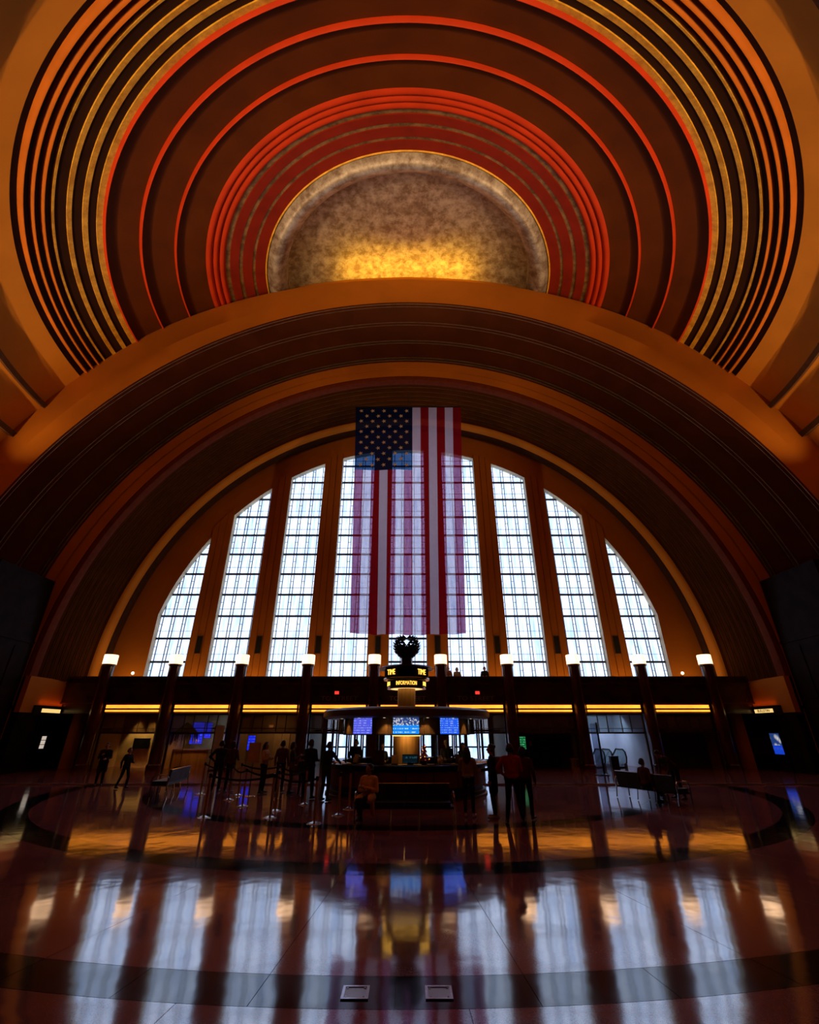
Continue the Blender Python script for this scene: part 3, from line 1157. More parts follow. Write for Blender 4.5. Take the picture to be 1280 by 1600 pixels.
# bay room backs
MB().bx(CX[0], CX[1], 32.6, 32.7, 0.05, 3.02).build('back_panel', mat('warm_plaster', (0.42, 0.28, 0.12), 0.7), wb)
MB().bx(CX[1] + 0.1, CX[2] - 0.1, 33.6, 33.7, 0.05, 3.02).build('back_panel', mat('pale_wall', (0.42, 0.40, 0.36), 0.7), wb)
MB().bx(CX[2], CX[3], 32.3, 32.4, 0.05, 3.02).build('back_panel', TAN, wb)
MB().bx(CX[6], CX[7], 31.6, 31.7, 0.05, 3.02).build('back_panel', mat('dark_shop_wall', (0.05, 0.03, 0.02), 0.5), wb)
MB().bx(CX[7] + 0.1, CX[8] - 0.1, 35.0, 35.1, 0.05, 3.02).build('back_panel', GREYW, wb)
MB().bx(CX[8], CX[9], 31.4, 31.5, 0.05, 3.02).build('back_panel', mat('dark_brown_wall', (0.045, 0.02, 0.012), 0.5), wb)
# lobby room lights
for x in (CX[0] + 1.1, CX[0] + 2.0, CX[0] + 3.2):
    light('lobby_downlight', 'SPOT', (x, 32.25, 2.98), 150, (1.0, 0.66, 0.22), (x, 32.5, 1.5), 0.04, spot=60, blend=0.6)
light('ticket_room_light', 'AREA', ((CX[1] + CX[2]) / 2 + 0.7, 32.4, 2.95), 16, (1.0, 0.93, 0.85), ((CX[1] + CX[2]) / 2 + 0.7, 33.3, 1.2), 1.6, 0.6)
light('lobby_light', 'AREA', ((CX[2] + CX[3]) / 2, 31.3, 2.95), 10, WARM, ((CX[2] + CX[3]) / 2, 32.0, 0), 1.6, 0.6)
light('escalator_hall_skylight', 'AREA', ((CX[7] + CX[8]) / 2 + 0.3, 33.4, 2.98), 95, (0.62, 0.74, 1.0), ((CX[7] + CX[8]) / 2 + 0.3, 34.4, 0.6), 2.8, 1.2)

# street doors with bright panes (three central bays)
dk = 0
for k in (3, 4, 5):
    for q in range(4):
        xa = (k - 4) * BAY - BAY / 2 + 0.30 + q * (BAY - 0.6) / 4
        xb = xa + (BAY - 0.6) / 4
        wd = xb - xa
        dk += 1
        e = empty('door_%d' % (9 + dk), ((xa + xb) / 2, 36.1, 0.05))
        tag(e, '%s street door from the left with daylight behind its glass' % ORD[dk - 1], 'door', kind='structure')
        for s in (-1, 1):
            MB().bx(s * (wd / 2 - 0.01), s * (wd / 2 - 0.12), -0.04, 0.04, 0, 2.9).build('stile', FRB, e)
        for (z0_, z1_) in ((0, 0.25), (0.95, 1.05), (1.98, 2.12), (2.8, 2.9)):
            MB().bx(-wd / 2 + 0.1, wd / 2 - 0.1, -0.04, 0.04, z0_, z1_).build('rail', FRB, e)
        for (z0_, z1_) in ((0.25, 0.95), (1.05, 1.98), (2.12, 2.8)):
            MB().bx(-wd / 2 + 0.1, wd / 2 - 0.1, -0.008, 0.008, z0_, z1_).build('pane', DOORPANE, e)
    # piers between door groups
for x in (CX[3], CX[4], CX[5], CX[6]):
    MB().bx(x - 0.32, x + 0.32, 35.9, 36.3, 0.05, 3.0).build('door_pier', MARBLE2, wb)
# inner vestibule posts
for x in (CX[3] + 1.3, CX[3] + 2.75, CX[4] + 1.0, CX[4] + 3.1, CX[5] + 1.35, CX[5] + 2.8):
    MB().bx(x - 0.07, x + 0.07, 33.0, 33.14, 0.05, 3.02).build('vestibule_post', FRB, wb)
MB().bx(CX[3], CX[6], 33.0, 33.1, 2.02, 2.14).build('vestibule_rail', FRB, wb)

# ================================================================== INFORMATION KIOSK
KX, KY = 0.0, 19.8
kio = empty('information_kiosk', (KX, KY, 0))
tag(kio, 'round information kiosk with canopy, clock sign and red panelled counter', 'kiosk')
CR = 3.0
COUNTERTOP = mat('kiosk_counter_stone', (0.055, 0.045, 0.035), 0.2, var=0.4, scale=8)
MB().lathe([(2.45, 0.98), (2.45, 1.03), (3.12, 1.03), (3.16, 1.005), (3.12, 0.975), (2.5, 0.975)], 64).build('counter_top', COUNTERTOP, kio, True)
MB().lathe([(2.86, 0.98), (2.86, 0.03), (2.80, 0.03)], 64).build('counter_core', BLACKM, kio, True)
MB().lathe([(2.96, 0.02), (2.96, 0.16), (2.86, 0.17)], 64).build('kick_plate', BLACKM, kio, True)
MB().lathe([(3.02, 0.01), (3.02, 0.05), (2.96, 0.06)], 64).build('brass_foot_band', BRONZE, kio, True)
for k in range(20):
    a0 = 2 * math.pi * k / 20 + 0.006
    a1 = 2 * math.pi * (k + 1) / 20 - 0.006
    MB().lathe([(2.85, 0.36), (2.95, 0.36), (2.95, 0.80), (2.85, 0.80)], 4, (0, 0, 0), a0, a1).build('counter_panel', REDPANEL, kio)
    MB().lathe([(2.85, 0.82), (2.93, 0.82), (2.93, 0.96), (2.85, 0.96)], 4, (0, 0, 0), a0, a1).build('upper_panel', BLACKM, kio)
MB().lathe([(2.86, 0.80), (2.965, 0.80), (2.965, 0.82), (2.86, 0.82)], 64).build('bronze_line', BRONZE, kio, True)
MB().lathe([(2.86, 0.34), (2.965, 0.34), (2.965, 0.36), (2.86, 0.36)], 64).build('bronze_line', BRONZE, kio, True)
# canopy
CANOPY = mat('kiosk_canopy_brown', (0.11, 0.065, 0.035), 0.4, var=0.2, scale=2)
MB().lathe([(0.3, 2.80), (2.9, 2.80), (3.2, 2.76), (3.27, 2.70), (3.27, 2.52), (3.18, 2.46), (2.5, 2.44)], 72).build('canopy', CANOPY, kio, True)
MB().lathe([(2.5, 2.44), (0.3, 2.44)], 48).build('canopy_soffit', CANOPY, kio)
FASC = WOODL
for k in range(24):
    a0 = 2 * math.pi * k / 24 + 0.004
    a1 = 2 * math.pi * (k + 1) / 24 - 0.004
    MB().lathe([(2.36, 1.93), (2.44, 1.93), (2.44, 2.45), (2.36, 2.45)], 3, (0, 0, 0), a0, a1).build('fascia_panel', FASC, kio)
MB().lathe([(2.34, 1.90), (2.47, 1.90), (2.47, 1.94), (2.34, 1.94)], 48).build('fascia_rail', BRONZE, kio, True)
DOT = emit('downlight_lens', (1.0, 0.85, 0.6), 3.0)
for ang in (-62, -38, -16, 16, 38, 62):
    a = R(-90 + ang)
    x, y = 2.72 * math.cos(a), 2.72 * math.sin(a)
    MB().lathe([(0.045, 0.0), (0.0, 0.0)], 10, (x, y, 2.445)).build('downlight', DOT, kio)
    light('kiosk_downlight', 'SPOT', (KX + x, KY + y, 2.43), 7, WARM, (KX + 2.45 * math.cos(a), KY + 2.45 * math.sin(a), 1.7), 0.03, spot=80, blend=0.6)
for ang in (-70, -25, 25, 70, 120, 180, 240):
    a = R(-90 + ang)
    MB().tube([(2.38 * math.cos(a), 2.38 * math.sin(a), 1.0), (2.38 * math.cos(a), 2.38 * math.sin(a), 1.95)], 0.035, 8).build('canopy_post', BLACKM, kio)
# central drum with lit upper part
MB().lathe([(0.52, 0.03), (0.52, 2.44)], 32).build('central_drum', WOODL, kio, True)
MB().lathe([(0.535, 1.86), (0.60, 1.90), (0.60, 1.93), (0.535, 1.95)], 32).build('drum_light_ring', emit('drum_ring_light', (1.0, 0.6, 0.15), 2.2), kio, True)
light('drum_downlight', 'AREA', (KX, KY - 0.85, 1.90), 5, (1.0, 0.6, 0.18), (KX, KY - 0.45, 1.2), 0.7, 0.1)
# stem and sign tiers
MB().lathe([(0.36, 2.79), (0.36, 3.62)], 12).build('stem', WOODL, kio)
SIGNB = mat('sign_dark_bronze', (0.045, 0.025, 0.015), 0.3, metal=0.4, var=0.15)
GLOW = emit('sign_letter_glow', (1.0, 0.52, 0.07), 2.4)
MB().lathe([(0.3, 3.60), (0.70, 3.60), (0.78, 3.62), (0.78, 3.88), (0.3, 3.9)], 40).build('lower_tier', SIGNB, kio, True)
MB().lathe([(0.66, 3.575), (0.795, 3.575), (0.80, 3.60), (0.795, 3.625)], 40).build('tier_trim', CHROME, kio, True)
MB().lathe([(0.36, 3.585), (0.66, 3.58)], 40).build('tier_underlight', emit('tier_underlight_glow', (1.0, 0.62, 0.2), 1.4), kio)
MB().lathe([(0.3, 3.93), (0.86, 3.93), (0.93, 3.97), (0.93, 4.38), (0.3, 4.40)], 8, (0, 0, 0), R(22.5), R(22.5) + 2 * math.pi).build('upper_tier', SIGNB, kio)
MB().lathe([(0.80, 3.91), (0.945, 3.91), (0.95, 3.94), (0.94, 3.97)], 40).build('tier_trim', CHROME, kio, True)
MB().lathe([(0.2, 4.38), (1.02, 4.38), (1.12, 4.34), (1.13, 4.36), (1.02, 4.43), (0.2, 4.46)], 40).build('brim', SIGNB, kio, True)
for a in (-180, -90, 0, 90):
    me = text_mesh('INFORMATION', 0.215, 0.006, bend=0.785, sx=0.60)
    me.materials.append(GLOW)
    inst('lettering', me, (0, 0, 3.75), kio, (0, 0, R(a)))
    # digital clock face between the TIME words, on the octagon faces
    MB().box((0, -0.87, 4.175), (0.62, 0.04, 0.30)).box((0, -0.895, 4.175), (0.02, 0.02, 0.3)).build('clock_face', mat('clock_black_glass', (0.008, 0.008, 0.010), 0.08), kio).rotation_euler = (0, 0, R(a))
for a in (-135, -45, 45, 135):
    me = text_mesh('TIME', 0.30, 0.006, sx=0.72)
    me.materials.append(GLOW)
    rr = 0.93 * math.cos(R(22.5)) + 0.012
    inst('lettering', me, (rr * math.sin(R(a)), -rr * math.cos(R(a)), 4.17), kio, (0, 0, R(a)))
# neck, bowl and leaf tiers on top
MB().lathe([(0.24, 4.44), (0.24, 4.80), (0.30, 4.82)], 10).build('neck', SIGNB, kio)
BOWL = mat('bowl_dark_bronze', (0.03, 0.022, 0.014), 0.35, metal=0.5)
MB().lathe([(0.0, 4.78), (0.20, 4.79), (0.36, 4.88), (0.46, 5.04), (0.50, 5.22), (0.46, 5.22), (0.3, 5.1), (0, 5.08)], 28).build('bowl', BOWL, kio, True)
LEAF = mat('leaf_fin_green', (0.035, 0.045, 0.015), 0.5, var=0.4, scale=6)
for tier in range(6):
    zz = 5.02 + tier * 0.115
    r0 = 0.47 + 0.10 * math.sin(tier / 5 * math.pi) - 0.02 * tier
    b = MB()
    for q in range(18):
        a = 2 * math.pi * (q + 0.5 * (tier % 2)) / 18
        if tier >= 3 and abs(math.sin(a)) > 0.96:
            continue
        ca, sa = math.cos(a), math.sin(a)

        def pt(r, t, z):
            return (r * ca - t * sa, r * sa + t * ca, z)
        b.add([pt(r0 - 0.16, -0.07, zz), pt(r0 - 0.16, 0.07, zz), pt(r0, 0.075, zz + 0.03), pt(r0 + 0.10, 0.0, zz + 0.10), pt(r0, -0.075, zz + 0.03), pt(r0, 0.0, zz - 0.03)],
              [(0, 5, 4), (5, 3, 4), (0, 1, 5), (1, 2, 5), (5, 2, 3), (0, 4, 3, 2, 1)])
    b.build('leaf_tier', LEAF, kio)['kind'] = 'stuff'


# screens under the canopy
def screen_mat(name, base, text, strength, rows=7.0, pic=None, cell=16.0):
    m, nt, b = nodes(name)
    tc = nt.nodes.new('ShaderNodeTexCoord')
    sp = nt.nodes.new('ShaderNodeSeparateXYZ')
    nt.links.new(tc.outputs['Object'], sp.inputs[0])
    n = nt.nodes.new('ShaderNodeTexNoise')
    mp = nt.nodes.new('ShaderNodeMapping')
    mp.inputs['Scale'].default_value = (22, 1, 4)
    nt.links.new(tc.outputs['Object'], mp.inputs[0])
    nt.links.new(mp.outputs[0], n.inputs['Vector'])
    n.inputs['Scale'].default_value = 1.0
    mz = nt.nodes.new('ShaderNodeMath')
    mz.operation = 'MULTIPLY'
    mz.inputs[1].default_value = rows * 2 * math.pi
    nt.links.new(sp.outputs['Z'], mz.inputs[0])
    sn = nt.nodes.new('ShaderNodeMath')
    sn.operation = 'SINE'
    nt.links.new(mz.outputs[0], sn.inputs[0])
    g1 = nt.nodes.new('ShaderNodeMath')
    g1.operation = 'GREATER_THAN'
    g1.inputs[1].default_value = 0.55
    nt.links.new(sn.outputs[0], g1.inputs[0])
    g2 = nt.nodes.new('ShaderNodeMath')
    g2.operation = 'GREATER_THAN'
    g2.inputs[1].default_value = 0.52
    nt.links.new(n.outputs['Fac'], g2.inputs[0])
    ml = nt.nodes.new('ShaderNodeMath')
    ml.operation = 'MULTIPLY'
    nt.links.new(g1.outputs[0], ml.inputs[0])
    nt.links.new(g2.outputs[0], ml.inputs[1])
    mx = nt.nodes.new('ShaderNodeMix')
    mx.data_type = 'RGBA'
    mx.inputs['A'].default_value = (*base, 1)
    mx.inputs['B'].default_value = (*text, 1)
    nt.links.new(ml.outputs[0], mx.inputs['Factor'])
    col = mx.outputs['Result']
    if pic is not None:      # upper picture area
        v = nt.nodes.new('ShaderNodeTexVoronoi')
        v.inputs['Scale'].default_value = cell
        nt.links.new(tc.outputs['Object'], v.inputs['Vector'])
        rr = nt.nodes.new('ShaderNodeValToRGB')
        rr.color_ramp.elements[0].color = (0.9, 0.85, 0.8, 1)
        rr.color_ramp.elements[0].position = 0.1
        rr.color_ramp.elements[1].color = (0.02, 0.06, 0.25, 1)
        rr.color_ramp.elements[1].position = 0.55
        nt.links.new(v.outputs['Distance'], rr.inputs['Fac'])
        g3 = nt.nodes.new('ShaderNodeMath')
        g3.operation = 'GREATER_THAN'
        g3.inputs[1].default_value = pic
        nt.links.new(sp.outputs['Z'], g3.inputs[0])
        m2 = nt.nodes.new('ShaderNodeMix')
        m2.data_type = 'RGBA'
        nt.links.new(g3.outputs[0], m2.inputs['Factor'])
        nt.links.new(col, m2.inputs['A'])
        nt.links.new(rr.outputs[0], m2.inputs['B'])
        col = m2.outputs['Result']
    b.inputs['Base Color'].default_value = (0.01, 0.01, 0.012, 1)
    b.inputs['Roughness'].default_value = 0.25
    nt.links.new(col, b.inputs['Emission Color'])
    b.inputs['Emission Strength'].default_value = strength
    return m


def monitor(name, label, loc, rz, wd, ht, m, group=None, tilt=0.0, stand=False):
    e = empty(name, loc, rz)
    tag(e, label, 'screen', group)
    MB().box((0, 0.03, 0), (wd + 0.04, 0.05, ht + 0.04)).build('bezel', BLACKM, e)
    s_ = MB().box((0, 0, 0), (wd, 0.006, ht)).build('screen', m, e)
    MB().box((0, 0.085, 0), (wd * 0.4, 0.06, ht * 0.4)).build('mount', BLACKM, e)
    if tilt:
        e.rotation_euler = (tilt, 0, rz)
    return e


SCR_A = screen_mat('screen_blue_listing', (0.02, 0.12, 0.95), (0.35, 0.6, 1.0), 0.9, 14)
SCR_B = screen_mat('screen_cyan_photo', (0.01, 0.26, 0.95), (0.5, 0.85, 1.0), 0.95, 9, pic=0.03)
SCR_C = screen_mat('screen_violet_listing', (0.10, 0.12, 0.90), (0.45, 0.5, 1.0), 0.85, 13, pic=None)
SCR_G = screen_mat('screen_green_listing', (0.005, 0.16, 0.03), (0.2, 0.7, 0.5), 0.7, 8)
SCR_D = screen_mat('screen_deep_blue', (0.01, 0.02, 0.75), (0.1, 0.15, 0.9), 0.8, 6)
SCR_P = screen_mat('screen_poster_blue', (0.01, 0.07, 0.75), (0.05, 0.1, 0.8), 0.7, 3, pic=-0.08, cell=3.2)
SCR_K = screen_mat('screen_dim_teal', (0.005, 0.02, 0.03), (0.05, 0.2, 0.25), 0.35, 6)
KG = 'screens under the kiosk canopy'
for ang, m, lab, wd in ((-36, SCR_C, 'violet-blue screen left of centre under the kiosk canopy', 0.86), (0, SCR_B, 'bright blue centre screen with a crowd picture under the kiosk canopy', 0.90), (36, SCR_A, 'blue listing screen right of centre under the kiosk canopy', 0.86)):
    a = R(-90 + ang)
    monitor('display_screen', lab, (KX + 2.62 * math.cos(a), KY + 2.62 * math.sin(a), 2.19), R(ang), wd, 0.50, m, KG)
OFFS = mat('screen_off_black', (0.006, 0.006, 0.008), 0.12)
for ang, lab in ((-74, 'dark side screen at the left end of the kiosk canopy'), (74, 'dark side screen at the right end of the kiosk canopy')):
    a = R(-90 + ang)
    monitor('display_screen', lab, (KX + 2.62 * math.cos(a), KY + 2.62 * math.sin(a), 2.19), R(ang), 0.86, 0.50, OFFS, KG)

# things on the kiosk counter
ZC = 1.03


def counter_at(ang, r=2.75):
    a = R(-90 + ang)
    return (KX + r * math.cos(a), KY + r * math.sin(a), ZC)


p = counter_at(-20)
e = empty('placard', p, R(-20))
tag(e, 'dark red placard standing on the kiosk counter', 'sign')
MB().box((0, 0, 0.21), (0.42, 0.03, 0.42)).build('board', mat('placard_dark_red', (0.07, 0.012, 0.012), 0.5), e)
MB().box((0, 0.05, 0.012), (0.36, 0.16, 0.024)).build('foot', BLACKM, e)
p = counter_at(3, 2.70)
e = empty('computer_monitor', p, R(3))
tag(e, 'low dim teal computer monitor at the centre of the kiosk counter', 'monitor')
MB().box((0, 0.02, 0.17), (0.52, 0.04, 0.26)).build('casing', BLACKM, e)
MB().box((0, -0.003, 0.17), (0.48, 0.006, 0.22)).build('screen', SCR_K, e)
MB().box((0, 0.03, 0.02), (0.2, 0.14, 0.04)).build('foot', BLACKM, e)
p = counter_at(13, 2.72)
e = empty('table_tree', p)
tag(e, 'small red and gold decorated tabletop tree on the kiosk counter', 'decoration')
MB().lathe([(0.0, 0.0), (0.09, 0.0), (0.11, 0.12), (0.0, 0.12)], 12).build('pot', BRONZE, e, True)
for q in range(4):
    r_ = 0.17 - q * 0.035
    b = MB()
    for k in range(10):
        a = 2 * math.pi * k / 10 + q
        b.add([(0, 0, 0.12 + q * 0.12), (r_ * math.cos(a - 0.25), r_ * math.sin(a - 0.25), 0.13 + q * 0.12), (r_ * 1.15 * math.cos(a), r_ * 1.15 * math.sin(a), 0.11 + q * 0.12), (r_ * math.cos(a + 0.25), r_ * math.sin(a + 0.25), 0.13 + q * 0.12), (0, 0, 0.30 + q * 0.12)],
              [(0, 1, 2), (0, 2, 3), (1, 4, 2), (2, 4, 3)])
    b.build('bough', mat('tree_red_tinsel', (0.35, 0.04, 0.02), 0.4, metal=0.3, var=0.5, scale=20), e)
for k in range(12):
    a = k * 2.4
    zz = 0.16 + k * 0.038
    r_ = 0.17 - 0.13 * k / 12
    MB().lathe([(0.0, -0.014), (0.012, -0.007), (0.012, 0.007), (0.0, 0.014)], 6, (r_ * math.cos(a), r_ * math.sin(a), zz)).build('fairy_light', emit('fairy_light_gold', (1.0, 0.35, 0.08), 2.5), e)
p = counter_at(25, 2.72)
e = empty('vase', p)
tag(e, 'pale rounded vase with gold pattern on the kiosk counter', 'vase')
MB().lathe([(0.0, 0.0), (0.07, 0.0), (0.10, 0.08), (0.09, 0.17), (0.05, 0.22), (0.06, 0.26), (0.045, 0.25), (0.0, 0.2)], 20).build('body', leaf_metal('vase_glaze', (0.35, 0.16, 0.05), (0.7, 0.62, 0.5), 0.25, 14, 0.1), e, True)
for ang, lab, c_ in ((-40, 'tan brochure holder at the left of the kiosk counter', (0.36, 0.2, 0.08)), (-8, 'small gold card stand left of the kiosk computer', (0.5, 0.32, 0.1)), (42, 'dark brochure box at the right of the kiosk counter', (0.07, 0.05, 0.04))):
    e = empty('brochure_holder', counter_at(ang, 2.75), R(ang))
    tag(e, lab, 'holder')
    mm = mat('holder_' + lab.split()[0] + '_card', c_, 0.5)
    MB().box((0, 0.05, 0.02), (0.22, 0.14, 0.03)).build('tray', BLACKM, e)
    MB().box((0, 0.08, 0.15), (0.22, 0.015, 0.26), (R(-14), 0, 0)).build('back', mm, e)
    MB().box((0, 0.03, 0.10), (0.18, 0.03, 0.18), (R(-14), 0, 0)).build('leaflets', mm, e)

# ================================================================== BENCHES
def bench_proto(length=2.4):
    e = empty('bench')
    b = MB()
    n = 4
    for i in range(n):
        x0 = -length / 2 + 0.06 + i * (length - 0.12) / n
        x1 = x0 + (length - 0.12) / n - 0.012
        q = MB().box(((x0 + x1) / 2, 0.24, 0.60), (x1 - x0, 0.07, 0.40), (R(-9), 0, 0))
        q.build('back_cushion', VINYL, e)
        MB().bx(x0, x1, -0.30, 0.22, 0.36, 0.45).build('seat_cushion', VINYL, e)
    MB().bx(-length / 2, length / 2, -0.28, 0.22, 0.31, 0.36).build('seat_frame', BLACKM, e)
    MB().tube([(-length / 2 + 0.05, 0.275, 0.80), (length / 2 - 0.05, 0.275, 0.80)], 0.012, 6).build('top_rail', CHROME, e)
    for s in (-1, 1):
        x = s * (length / 2 + 0.02)
        pts = [(x, 0.24, 0.36), (x, 0.25, 0.55), (x, 0.18, 0.63), (x, 0.0, 0.65), (x, -0.20, 0.63), (x, -0.28, 0.55), (x, -0.29, 0.40), (x, -0.26, 0.02)]
        MB().tube(pts, 0.022, 8).build('arm_hoop', CHROME, e, True)
        MB().tube([(x, 0.24, 0.36), (x, 0.30, 0.02)], 0.02, 8).build('leg', CHROME, e, True)
    for x in (-0.35, 0.35):
        MB().tube([(x, -0.22, 0.33), (x, -0.24, 0.02)], 0.018, 8).build('leg', CHROME, e, True)
        MB().tube([(x, 0.20, 0.33), (x, 0.27, 0.02)], 0.018, 8).build('leg', CHROME, e, True)
    return e


b0 = bench_proto()
BG = 'black benches around the kiosk'
b0.location = (0.0, 13.35, 0)
tag(b0, 'black vinyl bench facing the camera in front of the kiosk', 'bench', BG)
b1 = copy_tree(b0)
b1.location = (-8.75, 19.5, 0)
b1.rotation_euler = (0, 0, R(-82))
tag(b1, 'black vinyl bench seen end-on at the left of the rope line', 'bench', BG)
b2 = copy_tree(b0)
b2.location = (7.95, 17.1, 0)
b2.rotation_euler = (0, 0, R(112))
tag(b2, 'black vinyl bench seen from behind at the right near the escalator bay', 'bench', BG)

# ================================================================== STANCHIONS
POSTM = mat('stanchion_bronze', (0.50, 0.25, 0.08), 0.4, metal=0.2, var=0.1)
BASEM = mat('stanchion_base_steel', (0.5, 0.48, 0.46), 0.2, metal=0.9, var=0.05)
BELT = mat('black_belt_webbing', (0.012, 0.012, 0.012), 0.7)
stp = empty('stanchion')
MB().lathe([(0.0, 0.03), (0.17, 0.012), (0.18, 0.0), (0.0, 0.0)], 24).lathe([(0.03, 0.06), (0.08, 0.035), (0.12, 0.025)], 24).build('base', BASEM, stp, True)
MB().lathe([(0.033, 0.03), (0.033, 0.90)], 14).build('post', POSTM, stp, True)
MB().lathe([(0.033, 0.90), (0.040, 0.91), (0.040, 0.985), (0.03, 1.0), (0.0, 1.0)], 14).build('head', BLACKM, stp, True)
spots = [('A', -5.22, 13.99), ('B', -5.81, 17.42), ('C', -4.89, 16.0), ('D', -3.5, 13.99), ('E', -3.66, 15.09), ('F', -4.27, 17.57), ('G', -3.11, 16.4), ('H', -2.2, 13.17), ('I', -1.78, 14.39), ('J', -1.63, 15.5), ('K', -7.35, 18.9), ('L', -5.9, 18.6)]
SLAB = {'A': 'bronze stanchion nearest the left end of the rope line', 'B': 'bronze stanchion behind, below the tan easel sign', 'C': 'bronze stanchion in the middle of the left queue lane',
        'D': 'bronze stanchion standing just in front of another near the queue centre', 'E': 'bronze stanchion just behind the front queue-centre post', 'F': 'bronze stanchion beside the woman in the tan jacket',
        'G': 'bronze stanchion beside the large dark figure at the counter', 'H': 'closest bronze stanchion to the camera, left of the seated woman', 'I': 'bronze stanchion immediately left of the seated woman',
        'J': 'bronze stanchion behind the seated woman, close to the counter', 'K': 'farthest left bronze stanchion next to the end-on bench', 'L': 'small far bronze stanchion below the leaning silver panel'}
sp_obj = {}
for i, (n_, x, y) in enumerate(spots):
    c = stp if i == 0 else copy_tree(stp)
    c.location = (x, y, 0)
    tag(c, SLAB[n_], 'stanchion', 'belt stanchions of the queue')
    sp_obj[n_] = c
pos = {n_: Vector((x, y, 0)) for n_, x, y in spots}
for (a, b) in (('A', 'D'), ('D', 'H'), ('E', 'G'), ('C', 'E'), ('B', 'C'), ('F', 'G'), ('I', 'J'), ('K', 'B'), ('L', 'F')):
    d = pos[b] - pos[a]
    vs, fs = [], []
    for k in range(13):
        t = k / 12
        sag = -0.10 * math.sin(math.pi * t)
        for dz in (0.025, -0.025):
            vs.append((d.x * t, d.y * t, 0.94 + sag + dz))
    for k in range(12):
        fs.append((2 * k, 2 * k + 1, 2 * k + 3, 2 * k + 2))
    MB().add(vs, fs).build('belt', BELT, sp_obj[a])

# easel sign in the queue
e = empty('easel_sign', (-5.45, 18.35, 0), R(6))
tag(e, 'tan notice board on a pole stand in the queue', 'sign')
MB().lathe([(0.0, 0.03), (0.22, 0.015), (0.23, 0.0), (0.0, 0.0)], 20).build('base', BASEM, e, True)
MB().tube([(0, 0, 0.02), (0, 0, 1.15)], 0.02, 8).build('pole', CHROME, e, True)
MB().box((0, -0.03, 1.35), (0.42, 0.025, 0.62)).build('board', mat('tan_board', (0.6, 0.36, 0.15), 0.6), e)
MB().box((0, -0.045, 1.35), (0.36, 0.006, 0.55)).build('notice', mat('tan_notice', (0.66, 0.42, 0.19), 0.7), e)

# ================================================================== LOBBY FURNISHINGS
# bay 2: ticket desk, screens, leaning panel, fringed canopy
bx = (CX[1] + CX[2]) / 2
e = empty('ticket_desk', (bx - 0.75, 31.4, 0.05))
tag(e, 'orange-lit ticket desk inside the second bay from the left', 'desk')
MB().bx(-1.1, 1.0, -0.25, 0.25, 0, 0.95).build('front', WOODL, e)
MB().bx(-1.15, 1.05, -0.32, 0.3, 0.95, 1.0).build('top', WOOD, e)
monitor('display_screen', 'tall blue screen above the ticket desk, left one of a pair', (bx - 1.25, 32.6, 1.95), 0, 0.80, 1.25, SCR_D, 'blue screens in the ticket room')
monitor('display_screen', 'narrow blue screen above the ticket desk, right one of a pair', (bx - 0.55, 32.6, 2.1), 0, 0.42, 0.9, SCR_D, 'blue screens in the ticket room')
light('desk_lamp_light', 'AREA', (bx - 0.75, 30.9, 1.6), 8, (1.0, 0.5, 0.12), (bx - 0.75, 31.3, 0.4), 1.6, 0.2)
e = empty('leaning_panel', (CX[2] - 0.62, 29.3, 0.05), R(24))
tag(e, 'tall silver-grey panel leaning beside the third column', 'panel')
MB().box((0, 0, 1.15), (0.48, 0.06, 2.3)).build('board', mat('silver_grey_panel', (0.62, 0.68, 0.78), 0.35), e)
MB().box((-0.26, 0, 1.15), (0.05, 0.08, 2.32)).build('edge_frame', BLACKM, e)
MB().box((0, 0.1, 0.03), (0.6, 0.5, 0.06)).build('foot', BLACKM, e)
e = empty('fringed_canopy', (CX[1] + 0.95, 30.7, 0.05))
tag(e, 'dark thatched umbrella with hanging strands left of the ticket desk', 'umbrella')
MB().tube([(0, 0, 0), (0, 0, 2.3)], 0.035, 8).build('pole', WOOD, e, True)
MB().lathe([(0.0, 2.5), (0.3, 2.3), (0.75, 1.85), (0.70, 1.83), (0.0, 2.25)], 22).build('cap', mat('thatch_dark', (0.06, 0.045, 0.025), 0.9, var=0.5, scale=20), e, True)
b = MB()
for k in range(60):
    a = 2 * math.pi * k / 60
    r_ = 0.68 + random.uniform(-0.06, 0.07)
    ln = random.uniform(0.35, 0.75)
    b.tube([(r_ * math.cos(a), r_ * math.sin(a), 1.9), (r_ * 1.06 * math.cos(a + 0.03), r_ * 1.06 * math.sin(a + 0.03), 1.9 - ln)], [0.022, 0.008], 4)
b.build('strands', mat('dry_grass', (0.16, 0.12, 0.06), 0.9, var=0.4, scale=10), e)['kind'] = 'stuff'
MB().lathe([(0.0, 0.0), (0.3, 0.0), (0.3, 0.08), (0.05, 0.14)], 18).build('base', BLACKM, e, True)
# bay 1: small screen on stand
monitor('display_screen', 'small violet-lit screen on the tan wall of the leftmost bay', (CX[0] + 1.55, 32.5, 1.35), 0, 1.0, 0.55, OFFS)
